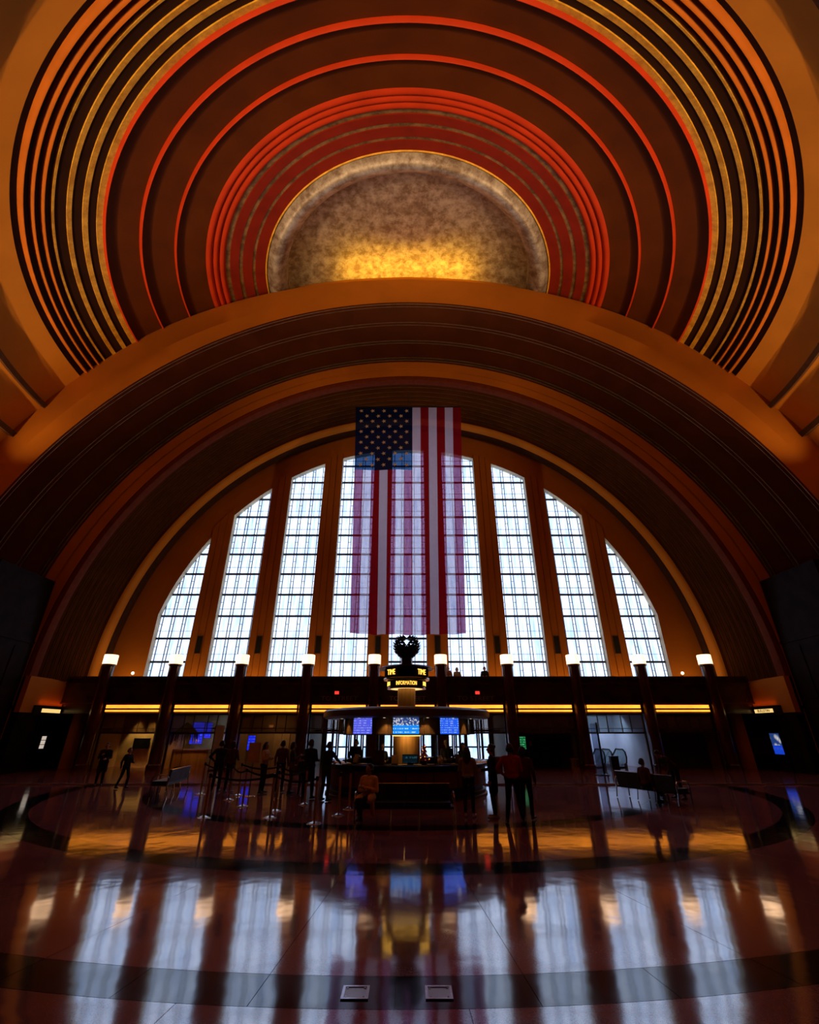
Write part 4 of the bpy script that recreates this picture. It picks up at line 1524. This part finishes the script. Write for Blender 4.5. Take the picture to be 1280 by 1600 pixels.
# bay 3: standing blue screen and tan door
monitor('display_screen', 'slanted blue screen inside the third bay from the left', (CX[2] + 0.72, 31.2, 1.4), R(12), 0.42, 0.80, SCR_D)
e = empty('door_22', ((CX[2] + CX[3]) / 2 + 0.25, 32.26, 0.05))
tag(e, 'tall tan double door at the back of the third bay', 'door', kind='structure')
for s in (-1, 1):
    l = MB().bx(s * 0.01, s * 0.50, -0.03, 0.03, 0, 1.9).build('door_leaf', mat('tan_door_paint', (0.46, 0.29, 0.12), 0.5), e)
    MB().box((s * 0.07, -0.05, 0.95), (0.02, 0.03, 0.22)).build('handle', CHROME, l)
e = empty('wall_lamp', ((CX[2] + CX[3]) / 2 - 0.35, 31.6, 2.25))
tag(e, 'small orange wall lamp in the third bay from the left', 'lamp')
MB().lathe([(0.0, 0.0), (0.10, 0.02), (0.16, 0.14), (0.0, 0.12)], 14).build('shade', emit('wall_lamp_orange', (1.0, 0.35, 0.1), 0.8), e, True)
MB().tube([(0, 0, 0.1), (0, 0.3, 0.45), (0, 0.3, 0.77)], 0.012, 6).build('bracket', BRONZE, e)
# bay 7: green screen, shop front, crate
monitor('display_screen', 'green listing screen beside the seventh column', (CX[6] + 0.82, 30.9, 1.42), R(-4), 0.36, 0.68, SCR_G)
e = empty('shop_front', ((CX[6] + CX[7]) / 2 + 0.2, 31.45, 0.05))
tag(e, 'closed black shop front in the seventh bay', 'shop front')
MB().bx(-0.95, 0.95, -0.04, 0.04, 0.1, 1.6).build('shutter', OFFS, e)
for s in (-1, 1):
    MB().bx(s * 0.95, s * 1.05, -0.08, 0.06, 0, 1.8).build('post', FRB, e)
MB().bx(-1.05, 1.05, -0.10, 0.06, 1.6, 1.75).build('header', FRB, e)
e = empty('notice_card', (CX[6] + 1.28, 30.9, 1.25))
tag(e, 'small tan card on the wall next to the green screen', 'card')
MB().box((0, 0, 0.12), (0.16, 0.01, 0.24)).build('sheet', TAN, e)
MB().box((0, 0.008, 0.12), (0.18, 0.01, 0.26)).build('backing', BLACKM, e)
e = empty('crate', (CX[7] - 0.52, 30.2, 0.05))
tag(e, 'small tan box stool at the foot of the eighth column', 'box')
MB().bx(-0.2, 0.2, -0.2, 0.2, 0.0, 0.1).bx(-0.2, -0.14, -0.2, 0.2, 0.1, 0.5).bx(0.14, 0.2, -0.2, 0.2, 0.1, 0.5).build('sides', TAN, e)
MB().bx(-0.22, 0.22, -0.22, 0.22, 0.5, 0.56).build('lid', TAN, e)
# bay 8: glass post panel and escalators
e = empty('glass_panel', (CX[7] - 0.58, 26.2, 0.05), R(14))
tag(e, 'tall leaning glass sign panel with black edge before the escalator bay', 'panel')
MB().box((-0.02, 0, 1.2), (0.36, 0.03, 2.3)).build('glass', glass_mat('blue_grey_acrylic', (0.45, 0.55, 0.75), 0.85, 0.08), e)
MB().box((0.19, 0, 1.2), (0.07, 0.06, 2.4)).build('edge_post', BLACKM, e)
MB().box((0.05, 0, 0.02), (0.55, 0.5, 0.04)).build('foot', BLACKM, e)
for i, x in enumerate((CX[7] + 1.25, CX[7] + 2.55)):
    e = empty('escalator', (x, 31.2, 0.05))
    tag(e, ('left' if i == 0 else 'right') + ' escalator with teal glass balustrades and black handrails', 'escalator', 'escalators in the lit bay')
    for s in (-1, 1):
        xx = s * 0.42
        pts = [(xx, 0.45, 0.18), (xx, 0.12, 0.28), (xx, 0.0, 0.55), (xx, 0.08, 0.84), (xx, 0.35, 0.98), (xx, 1.4, 0.98), (xx, 3.2, -0.04)]
        MB().tube(pts, 0.045, 8).build('handrail', RUBBER, e, True)
        MB().add([(xx, 0.1, 0.3), (xx, 0.02, 0.55), (xx, 0.1, 0.83), (xx, 0.35, 0.95), (xx, 1.4, 0.95), (xx, 3.0, 0.06), (xx, 1.4, 0.2), (xx, 0.4, 0.2)], [(0, 1, 2, 3, 4, 5, 6, 7)]).build('balustrade', TEALG, e)
        MB().bx(xx - 0.10, xx + 0.10, 0.3, 3.0, 0.0, 0.2).build('skirt', CHROME, e)
    for q in range(8):
        MB().bx(-0.32, 0.32, 0.1 + q * 0.3, 0.1 + (q + 1) * 0.3 - 0.01, 0.0, max(0.03, 0.06 - max(0, q - 3) * 0.05)).build('step', BLACKM, e)
e = empty('waste_bin', (CX[7] + 1.9, 30.5, 0.05))
tag(e, 'dark box bin between the two escalators', 'bin')
MB().bx(-0.22, 0.22, -0.15, 0.15, 0, 0.62).build('body', BLACKM, e)
MB().bx(-0.24, 0.24, -0.17, 0.17, 0.62, 0.67).build('lid', BLACKM, e)

# side wall signs
SGN = emit('lit_sign_cream', (1.0, 0.66, 0.22), 1.0)
for s, lab in ((-1, 'lit cream sign in a dark box on the left wall'), (1, 'lit bulletin sign in a dark box on the right wall')):
    x = s * 20.88
    e = empty('wall_sign', (x, 28.8, 2.95), R(-90) if s > 0 else R(90))
    tag(e, lab, 'sign', 'lit box signs on the side walls')
    MB().box((0, 0.02, 0.16), (2.6, 0.14, 0.50)).build('box', BLACKM, e)
    MB().box((0, -0.055, 0.16), (1.5, 0.02, 0.20)).build('lit_face', SGN, e)
    if s > 0:
        me = text_mesh('BULLETIN', 0.20, 0.006, sx=1.15)
        me.materials.append(mat('sign_black_letter', (0.02, 0.012, 0.006), 0.6))
        inst('lettering', me, (0, -0.07, 0.16), e)
    light('sign_glow', 'AREA', (x - s * 0.10, 28.8, 3.40), 2.2 if s < 0 else 1.6, (1.0, 0.22, 0.04), (x + s * 0.10, 28.8, 4.2), 2.0, 0.08)
e = empty('poster_screen', (20.80, 28.55, 0.05), R(-90))
tag(e, 'blue poster screen on a dark stand by the right wall', 'screen')
MB().box((0, 0.06, 0.95), (0.9, 0.10, 1.9)).build('housing', BLACKM, e)
o = MB().box((0, 0, 0), (0.72, 0.01, 1.05)).build('screen', SCR_P, e)
o.location = (0, 0.0, 1.36)
e = empty('framed_poster', (20.82, 29.9, 0.85), R(-90))
tag(e, 'dark framed poster low on the right wall near the last bay', 'poster')
fr_ = MB()
for (cx, cz, sx_, sz_) in ((-0.6, 0.4, 0.04, 0.84), (0.6, 0.4, 0.04, 0.84), (0, 0.0, 1.24, 0.04), (0, 0.8, 1.24, 0.04)):
    fr_.box((cx, 0, cz), (sx_, 0.05, sz_))
fr_.build('frame', BRONZE, e)
MB().box((0, 0.02, 0.4), (1.18, 0.02, 0.78)).build('print', mat('dark_print', (0.03, 0.018, 0.012), 0.4, var=0.8, scale=3), e)
e = empty('notice_sheet', (-20.90, 29.0, 1.15), R(90))
tag(e, 'white lit notice in three parts on the left wall', 'notice')
for q in range(3):
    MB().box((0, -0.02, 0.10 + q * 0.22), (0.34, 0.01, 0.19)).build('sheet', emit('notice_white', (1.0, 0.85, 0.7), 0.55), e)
MB().box((0, 0.0, 0.32), (0.42, 0.02, 0.74)).build('backing', BLACKM, e)
# small globe spots at the ends of the parapet
for s in (-1, 1):
    e = empty('parapet_spot', (s * 17.35, 30.05, 5.09))
    tag(e, 'tiny bright spot lamp on the parapet at the far ' + ('left' if s < 0 else 'right'), 'lamp', 'spot lamps on the parapet')
    MB().lathe([(0.05, 0), (0.05, 0.02), (0.012, 0.03), (0.012, 0.16)], 10).build('stand', BLACKM, e)
    MB().lathe([(0.0, 0.15), (0.07, 0.19), (0.09, 0.25), (0.07, 0.31), (0.0, 0.35)], 12).build('bulb', emit('spot_bulb', (1.0, 0.72, 0.4), 4.0), e, True)

# ================================================================== PEOPLE
def capsule(b, p0, p1, r0, r1, n=10, flat=None):
    p0, p1 = Vector(p0), Vector(p1)
    d = p1 - p0
    if d.length < 1e-5:
        d = Vector((0, 0, 1e-4))
    ax = d.normalized()
    pts, rr = [], []
    for k in range(4):
        a = math.pi / 2 * k / 4
        pts.append(p0 - ax * r0 * math.cos(a))
        rr.append(max(1e-4, r0 * math.sin(a)))
    pts.append(p0)
    rr.append(r0)
    pts.append(p1)
    rr.append(r1)
    for k in range(1, 5):
        a = math.pi / 2 * k / 4
        pts.append(p1 + ax * r1 * math.sin(a))
        rr.append(max(1e-4, r1 * math.cos(a)))
    a_ = ax.cross(Vector((0, 1, 0)))
    if a_.length < 1e-2:
        a_ = ax.cross(Vector((1, 0, 0)))
    a_.normalize()
    b_ = ax.cross(a_)
    vs, fs = [], []
    for p, r in zip(pts, rr):
        for k in range(n):
            t = 2 * math.pi * k / n
            vs.append(p + (a_ * math.cos(t) + b_ * math.sin(t)) * r)
    for i in range(len(pts) - 1):
        for k in range(n):
            fs.append((i * n + k, i * n + (k + 1) % n, (i + 1) * n + (k + 1) % n, (i + 1) * n + k))
    fs.append(tuple(range(n - 1, -1, -1)))
    fs.append(tuple(range((len(pts) - 1) * n, len(pts) * n)))
    b.add(vs, fs)


def fuse(b, name, voxel, ratio, smooth=4):
    me = b.mesh(name + '_raw', SKIN0)
    o = bpy.data.objects.new(name + '_raw', me)
    COL.objects.link(o)
    rm = o.modifiers.new('r', 'REMESH')
    rm.mode = 'VOXEL'
    rm.voxel_size = voxel
    sm = o.modifiers.new('s', 'SMOOTH')
    sm.factor = 0.5
    sm.iterations = smooth
    dm = o.modifiers.new('d', 'DECIMATE')
    dm.ratio = ratio
    dg = bpy.context.evaluated_depsgraph_get()
    out = bpy.data.meshes.new_from_object(o.evaluated_get(dg))
    bpy.data.objects.remove(o)
    bpy.data.meshes.remove(me)
    out.name = name
    return out


SKIN0 = mat('skin_tone', (0.42, 0.22, 0.14), 0.55, var=0.08, scale=6)
SKIN1 = mat('skin_tone_deep', (0.16, 0.08, 0.05), 0.55, var=0.08, scale=6)
SHOE = mat('shoe_dark', (0.02, 0.018, 0.016), 0.5)
SHOEP = mat('shoe_pale', (0.45, 0.36, 0.32), 0.6)


def cloth(name, c):
    return mat('cloth_' + name, c, 0.85, var=0.2, scale=5, spec=0.2, bump=0.3, bscale=12)


def hand(C, w, d, palm_n, side, tagn='skin'):
    """palm, four bent fingers and a thumb; w wrist, d direction, palm_n palm normal"""
    d = Vector(d).normalized()
    n = Vector(palm_n)
    n = (n - d * n.dot(d)).normalized()
    a = d.cross(n)
    w = Vector(w)
    C.append((w, w + d * 0.075, 0.026, 0.030, tagn))
    C.append((w + a * 0.018 + d * 0.03, w + a * 0.024 + d * 0.085, 0.02, 0.018, tagn))
    C.append((w - a * 0.018 + d * 0.03, w - a * 0.024 + d * 0.085, 0.02, 0.018, tagn))
    for k, ln in enumerate((0.066, 0.078, 0.072, 0.055)):
        off = (k - 1.5) * 0.021
        p = w + d * 0.09 + a * off * side
        q = p + (d * 0.85 + n * 0.35).normalized() * ln * 0.55
        r = q + (d * 0.5 + n * 0.8).normalized() * ln * 0.5
        C.append((p, q, 0.0095, 0.009, tagn))
        C.append((q, r, 0.009, 0.0075, tagn))
    t0 = w + d * 0.025 - a * 0.03 * side
    t1 = t0 + (d * 0.7 - a * 0.6 * side + n * 0.3).normalized() * 0.042
    C.append((t0, t1, 0.012, 0.0105, tagn))
    C.append((t1, t1 + (d * 0.9 + n * 0.3).normalized() * 0.03, 0.0105, 0.008, tagn))


def person(label, loc, rz, height, top, bottom, pose='stand', arms=('down', 'down'), hair='short', hairm=None, skin=None, shoe=None, lean=0.0, girth=1.0, coat=False, group=None, voxel=0.012, hat=None, bag=None, turn=0.0):
    e = empty('person', loc, rz)
    tag(e, label, 'person', group)
    skin = skin or SKIN0
    shoe = shoe or SHOE
    hairm = hairm or mat('hair_dark', (0.012, 0.008, 0.006), 0.6)
    S = height / 1.72
    g = girth
    L, U = [], []       # lower and upper capsules: (p0, p1, r0, r1, tag)
    sit = pose == 'sit'
    for s in (-1, 1):
        if sit:
            hip, knee, ank = Vector((s * 0.09, 0, 0.53)), Vector((s * 0.12, -0.44, 0.54)), Vector((s * 0.10 + (0.10 if s < 0 else 0), -0.42, 0.10))
            if s > 0:
                knee = Vector((0.08, -0.46, 0.60))
                ank = Vector((0.0, -0.62, 0.24))
        elif pose == 'walk':
            hip, knee, ank = Vector((s * 0.09, 0, 0.92)), Vector((s * 0.10, -0.12 * s - 0.03, 0.50)), Vector((s * 0.10, -0.20 * s + 0.08, 0.10))
        elif pose == 'stride':
            hip, knee, ank = Vector((s * 0.09, 0, 0.92)), Vector((s * 0.13, -0.03, 0.49)), Vector((s * 0.19, 0.03, 0.09))
        else:
            hip, knee, ank = Vector((s * 0.09, 0, 0.92)), Vector((s * 0.105, -0.02, 0.49)), Vector((s * 0.115, 0.02, 0.09))
        L.append((hip, knee, 0.092 * g, 0.062 * g, 'bottom'))
        L.append((knee, knee + (ank - knee) * 0.45, 0.06 * g, 0.058 * g, 'bottom'))
        L.append((knee + (ank - knee) * 0.45, ank, 0.058 * g, 0.044, 'bottom'))
        toe = ank + Vector((s * 0.03, -0.17, -0.045))
        heel = ank + Vector((0, 0.04, -0.05))
        L.append((heel, toe, 0.036, 0.032, 'shoe'))
        L.append((ank, ank + Vector((0, -0.06, -0.035)), 0.045, 0.042, 'shoe'))
    hz = 0.53 if sit else 0.92
    piv = Vector((0, 0, hz))

    def up(x, y, z):
        return Vector((x, y, z - 0.92 + hz))
    L.append((up(-0.075 * g, 0.01, 0.95), up(0.075 * g, 0.01, 0.95), 0.115 * g, 0.115 * g, 'bottom'))
    U.append((up(-0.055 * g, 0, 1.04), up(-0.07 * g, 0.0, 1.28), 0.105 * g, 0.118 * g, 'top'))
    U.append((up(0.055 * g, 0, 1.04), up(0.07 * g, 0.0, 1.28), 0.105 * g, 0.118 * g, 'top'))
    U.append((up(-0.14, 0.01, 1.385), up(0.14, 0.01, 1.385), 0.078, 0.078, 'top'))
    U.append((up(0, 0.015, 1.36), up(0, 0.01, 1.43), 0.10, 0.062, 'top'))
    U.append((up(0, 0.01, 1.42), up(0, -0.005, 1.53), 0.055, 0.052, 'skin'))
    hd = Matrix.Rotation(turn, 3, 'Z')

    def hp(x, y, z):
        return up(0, 0, 0) + (hd @ Vector((x, y, 0))) + Vector((0, 0, z))
    U.append((hp(0, 0.012, 1.615), hp(0, 0.0, 1.64), 0.088, 0.082, 'skin'))
    U.append((hp(0, -0.035, 1.56), hp(0, -0.02, 1.61), 0.06, 0.072, 'skin'))
    U.append((hp(0, -0.055, 1.528), hp(0, -0.03, 1.55), 0.036, 0.05, 'skin'))
    U.append((hp(0, -0.098, 1.602), hp(0, -0.112, 1.578), 0.011, 0.016, 'skin'))
    U.append((hp(-0.02, -0.083, 1.545), hp(0.02, -0.083, 1.545), 0.011, 0.011, 'skin'))
    for s in (-1, 1):
        U.append((hp(s * 0.084, 0.01, 1.575), hp(s * 0.088, 0.018, 1.61), 0.012, 0.016, 'skin'))
    if coat:
        for s in (-1, 1):
            if sit:
                L.append((up(s * 0.10, 0.0, 0.98), Vector((s * 0.16, -0.34, 0.56)), 0.11, 0.085, 'top'))
                L.append((Vector((s * 0.17, -0.20, 0.52)), Vector((s * 0.20, -0.16, 0.24)), 0.07, 0.05, 'top'))
            else:
                L.append((up(s * 0.07, 0.01, 0.98), Vector((s * 0.10, 0.01, 0.62)), 0.12, 0.115, 'top'))
    else:
        U.append((up(-0.06 * g, 0.01, 0.98), up(0.06 * g, 0.01, 0.98), 0.118 * g, 0.118 * g, 'top'))
    for s, am in zip((-1, 1), arms):
        sh = up(s * 0.185 * (0.5 + 0.5 * g), 0.01, 1.385)
        if am == 'fold':
            el, wr = up(s * 0.245, -0.05, 1.13), up(s * -0.03, -0.215, 1.17 + 0.03 * s)
        elif am == 'phone':
            el, wr = up(s * 0.245, -0.03, 1.12), up(s * 0.09, -0.27, 1.24)
        elif am == 'front':
            el, wr = up(s * 0.25, -0.03, 1.12), up(s * 0.12, -0.30, 1.08)
        elif am == 'hip':
            el, wr = up(s * 0.36, 0.06, 1.16), up(s * 0.20, -0.02, 1.02)
        elif am == 'reach':
            el, wr = up(s * 0.22, -0.22, 1.22), up(s * 0.16, -0.46, 1.16)
        elif am == 'back':
            el, wr = up(s * 0.25, 0.10, 1.12), up(s * 0.24, 0.06, 0.88)
        else:
            el, wr = up(s * 0.255, 0.03, 1.12), up(s * 0.265, -0.03, 0.88)
        U.append((sh, el, 0.062 * (0.4 + 0.6 * g), 0.050, 'top'))
        U.append((el, wr, 0.048, 0.034, 'top'))
        d = (wr - el)
        hand(U, wr, d, Vector((-s * 0.8, -0.3, 0.1)), s)
    if lean:
        M = Matrix.Rotation(lean, 3, 'X')
        U = [(piv + M @ (p - piv), piv + M @ (q - piv), a, b_, t) for (p, q, a, b_, t) in U]
    else:
        M = Matrix.Identity(3)
    caps = [(p * S, q * S, a * S, b_ * S, t) for (p, q, a, b_, t) in L + U]
    b = MB()
    for (p, q, a, b_, t) in caps:
        capsule(b, p, q, a, b_)
    me = fuse(b, 'body', voxel, 0.30 if voxel > 0.01 else 0.22)
    me.materials.clear()
    tags = ['skin', 'top', 'bottom', 'shoe']
    for m_ in (skin, top, bottom, shoe):
        me.materials.append(m_)
    nf = len(me.polygons)
    cen = np.zeros(nf * 3)
    me.polygons.foreach_get('center', cen)
    cen = cen.reshape(-1, 3)
    best = np.full(nf, 1e9)
    mi = np.zeros(nf, dtype=np.int32)
    for (p, q, a, b_, t) in caps:
        P0, P1 = np.array(p), np.array(q)
        d = P1 - P0
        tt = np.clip(((cen - P0) @ d) / max(d @ d, 1e-9), 0, 1)
        dist = np.linalg.norm(cen - (P0 + tt[:, None] * d), axis=1) - (a + (b_ - a) * tt)
        k = dist < best
        best[k] = dist[k]
        mi[k] = tags.index(t)
    me.polygons.foreach_set('material_index', mi)
    me.polygons.foreach_set('use_smooth', [True] * nf)
    body = bpy.data.objects.new('body', me)
    COL.objects.link(body)
    body.parent = e

    def tp(x, y, z):
        return (piv + M @ (hp(x, y, z) - piv)) * S
    # hair
    hb = MB()
    capsule(hb, tp(0, 0.025, 1.635), tp(0, 0.018, 1.655), 0.094 * S, 0.090 * S)
    capsule(hb, tp(-0.05, 0.045, 1.59), tp(0.05, 0.045, 1.59), 0.062 * S, 0.062 * S)
    if hair == 'long':
        capsule(hb, tp(0, 0.06, 1.58), tp(0, 0.10, 1.36), 0.085 * S, 0.075 * S)
        for s in (-1, 1):
            capsule(hb, tp(s * 0.075, 0.02, 1.60), tp(s * 0.095, 0.05, 1.38), 0.035 * S, 0.04 * S)
    elif hair == 'bob':
        for s in (-1, 1):
            capsule(hb, tp(s * 0.078, 0.02, 1.61), tp(s * 0.085, 0.03, 1.53), 0.034 * S, 0.034 * S)
        capsule(hb, tp(0, 0.06, 1.58), tp(0, 0.07, 1.52), 0.075 * S, 0.065 * S)
    elif hair == 'bun':
        capsule(hb, tp(0, 0.10, 1.66), tp(0, 0.11, 1.67), 0.045 * S, 0.04 * S)
    hm = fuse(hb, 'hair', 0.014, 0.4)
    hm.materials.clear()
    hm.materials.append(hairm)
    hm.polygons.foreach_set('use_smooth', [True] * len(hm.polygons))
    ho = bpy.data.objects.new('hair', hm)
    COL.objects.link(ho)
    ho.parent = e
    for s in (-1, 1):
        c = tp(s * 0.032, -0.080, 1.605)
        r_ = 0.011 * S
        MB().lathe([(0.0, -r_), (r_ * 0.7, -r_ * 0.7), (r_, 0), (r_ * 0.7, r_ * 0.7), (0, r_)], 8, tuple(c)).build('eye', mat('eye_dark', (0.02, 0.015, 0.012), 0.2), e, True)
    if hat is not None:
        c = tp(0, 0.012, 1.665)
        MB().lathe([(0.10 * S, -0.02), (0.102 * S, 0.02), (0.08 * S, 0.06), (0.0, 0.08)], 18, tuple(c)).build('cap', hat, e, True)
    if bag is not None:
        c = (piv + M @ (up(0, 0.19, 1.22) - piv)) * S
        q = MB().box(tuple(c), (0.28 * S, 0.14 * S, 0.40 * S)).box((c[0], c[1] + 0.08 * S, c[2] - 0.06 * S), (0.2 * S, 0.05 * S, 0.2 * S))
        q.build('backpack', bag, e)
    return e


FB = -math.pi      # facing away from the camera
C_ = cloth
D1, D2, D3 = C_('black', (0.014, 0.013, 0.014)), C_('navy', (0.02, 0.025, 0.045)), C_('charcoal', (0.035, 0.032, 0.03))
# right of the kiosk
person('man in a dark red jacket standing with his back turned right of the kiosk', (2.72, 13.25, 0), R(172), 1.72, C_('dark_red', (0.38, 0.03, 0.024)), D1, 'stride', ('front', 'hip'), voxel=0.010, girth=1.08)
person('person with dark bobbed hair in maroon half hidden beside the man in red', (3.16, 13.75, 0), R(150), 1.64, C_('maroon', (0.10, 0.014, 0.014)), D1, 'stand', ('down', 'phone'), hair='bob', voxel=0.010)
person('person in a long dark jacket with a pinkish shoulder side, facing left at the counter', (2.32, 13.85, 0), R(-105), 1.70, D1, D3, 'stand', ('front', 'down'), coat=True, shoe=SHOEP, voxel=0.010, hair='bun', bag=C_('pink_grey', (0.22, 0.10, 0.09)))
person('long haired person in a grey top waiting at the kiosk counter', (1.70, 14.1, 0), R(165), 1.62, C_('warm_grey', (0.32, 0.23, 0.18)), D1, 'stand', ('down', 'front'), hair='long', voxel=0.010, shoe=SHOEP)
# seated woman
person('seated woman in a tan coat with crossed arms on the bench', (-0.90, 13.22, -0.02), R(-18), 1.66, C_('tan_coat', (0.72, 0.42, 0.18)), D1, 'sit', ('fold', 'fold'), hair='bun', coat=True, voxel=0.009, turn=R(-32))
# queue on the left
person('woman in a tan jacket with arms folded in the queue', (-5.25, 19.1, 0), R(80), 1.66, C_('tan_jacket', (0.55, 0.32, 0.14)), D1, 'stand', ('fold', 'fold'), hair='long', voxel=0.012)
person('person in a dusky red top behind the tan-jacketed woman', (-4.72, 19.5, 0), R(170), 1.70, C_('dusky_red', (0.12, 0.045, 0.035)), D1, 'stand', ('down', 'down'))
person('person in dark jacket with pale sleeves, third in the queue', (-4.22, 19.05, 0), R(110), 1.66, C_('olive', (0.06, 0.055, 0.035)), C_('brown', (0.10, 0.06, 0.03)), 'stand', ('phone', 'down'), hair='bob')
person('child in dark clothes between the queue and the counter', (-3.72, 18.6, 0), R(160), 1.25, D2, D1, 'stand', ('down', 'down'))
person('large dark figure leaning at the left of the kiosk counter', (-3.30, 17.75, 0), R(150), 1.76, D1, D1, 'stride', ('front', 'front'), girth=1.15, coat=True)
person('dark clothed person bent over the kiosk counter behind the placard', (-2.62, 17.1, 0), R(150), 1.70, D1, D3, 'stand', ('reach', 'reach'), lean=R(8))
person('dark figure standing before the ticket desk, left one', (-7.15, 19.7, 0), R(190), 1.70, D2, D1, 'stand', ('down', 'hip'))
person('dark figure standing before the ticket desk, right one', (-6.55, 19.3, 0), R(165), 1.68, C_('dark_rust', (0.09, 0.03, 0.02)), D1, 'stand', ('front', 'down'), hair='bob')
person('slim youth walking on the far left floor', (-11.15, 20.6, 0), R(70), 1.42, D1, D1, 'walk', ('back', 'front'))
person('dark figure standing in front of the leftmost bay', (-12.7, 21.6, 0), R(20), 1.58, D1, D1, 'stand', ('phone', 'front'), girth=1.1, coat=True)
# kiosk staff
person('kiosk attendant silhouetted against the left street doors', (-1.98, 19.9, 0.03), R(-10), 1.70, D1, D1, 'stand', ('front', 'front'), hair='short')
person('kiosk attendant seated low left of the gold drum', (-0.92, 19.1, 0.03), R(10), 1.58, D3, D1, 'stand', ('front', 'front'))
person('kiosk attendant in a pale cap right of the gold drum', (1.55, 19.6, 0.03), R(0), 1.68, C_('slate', (0.05, 0.05, 0.055)), D1, 'stand', ('front', 'front'), hat=C_('cream', (0.5, 0.45, 0.38)))
person('kiosk attendant at the far right inside the counter', (2.12, 19.0, 0.03), R(25), 1.60, D1, D1, 'stand', ('reach', 'down'), hair='bob')
# right bench
person('person seated on the right bench showing a dark head above its back', (7.72, 16.85, -0.02), R(112), 1.60, C_('wine', (0.09, 0.02, 0.02)), D1, 'sit', ('down', 'down'))
person('person standing bent forward over the right bench', (9.05, 17.5, 0), R(-75), 1.70, C_('dark_brown', (0.05, 0.03, 0.02)), D1, 'stride', ('reach', 'reach'), lean=R(52))
# balcony
BGp = 'onlookers on the balcony'
person('balcony onlooker in a reddish top right of the clock sign', (2.62, 30.75, 4.15), R(0), 1.66, C_('rust', (0.20, 0.06, 0.03)), D1, 'stand', ('front', 'front'), group=BGp, voxel=0.016)
person('balcony onlooker in tan beside the reddish one', (3.2, 30.8, 4.15), R(10), 1.62, C_('sand', (0.28, 0.17, 0.09)), D1, 'stand', ('front', 'front'), hair='bob', group=BGp, voxel=0.016)
person('lone dark balcony onlooker left of the seventh column', (4.98, 30.8, 4.15), R(-10), 1.66, D1, D1, 'stand', ('front', 'front'), group=BGp, voxel=0.016)
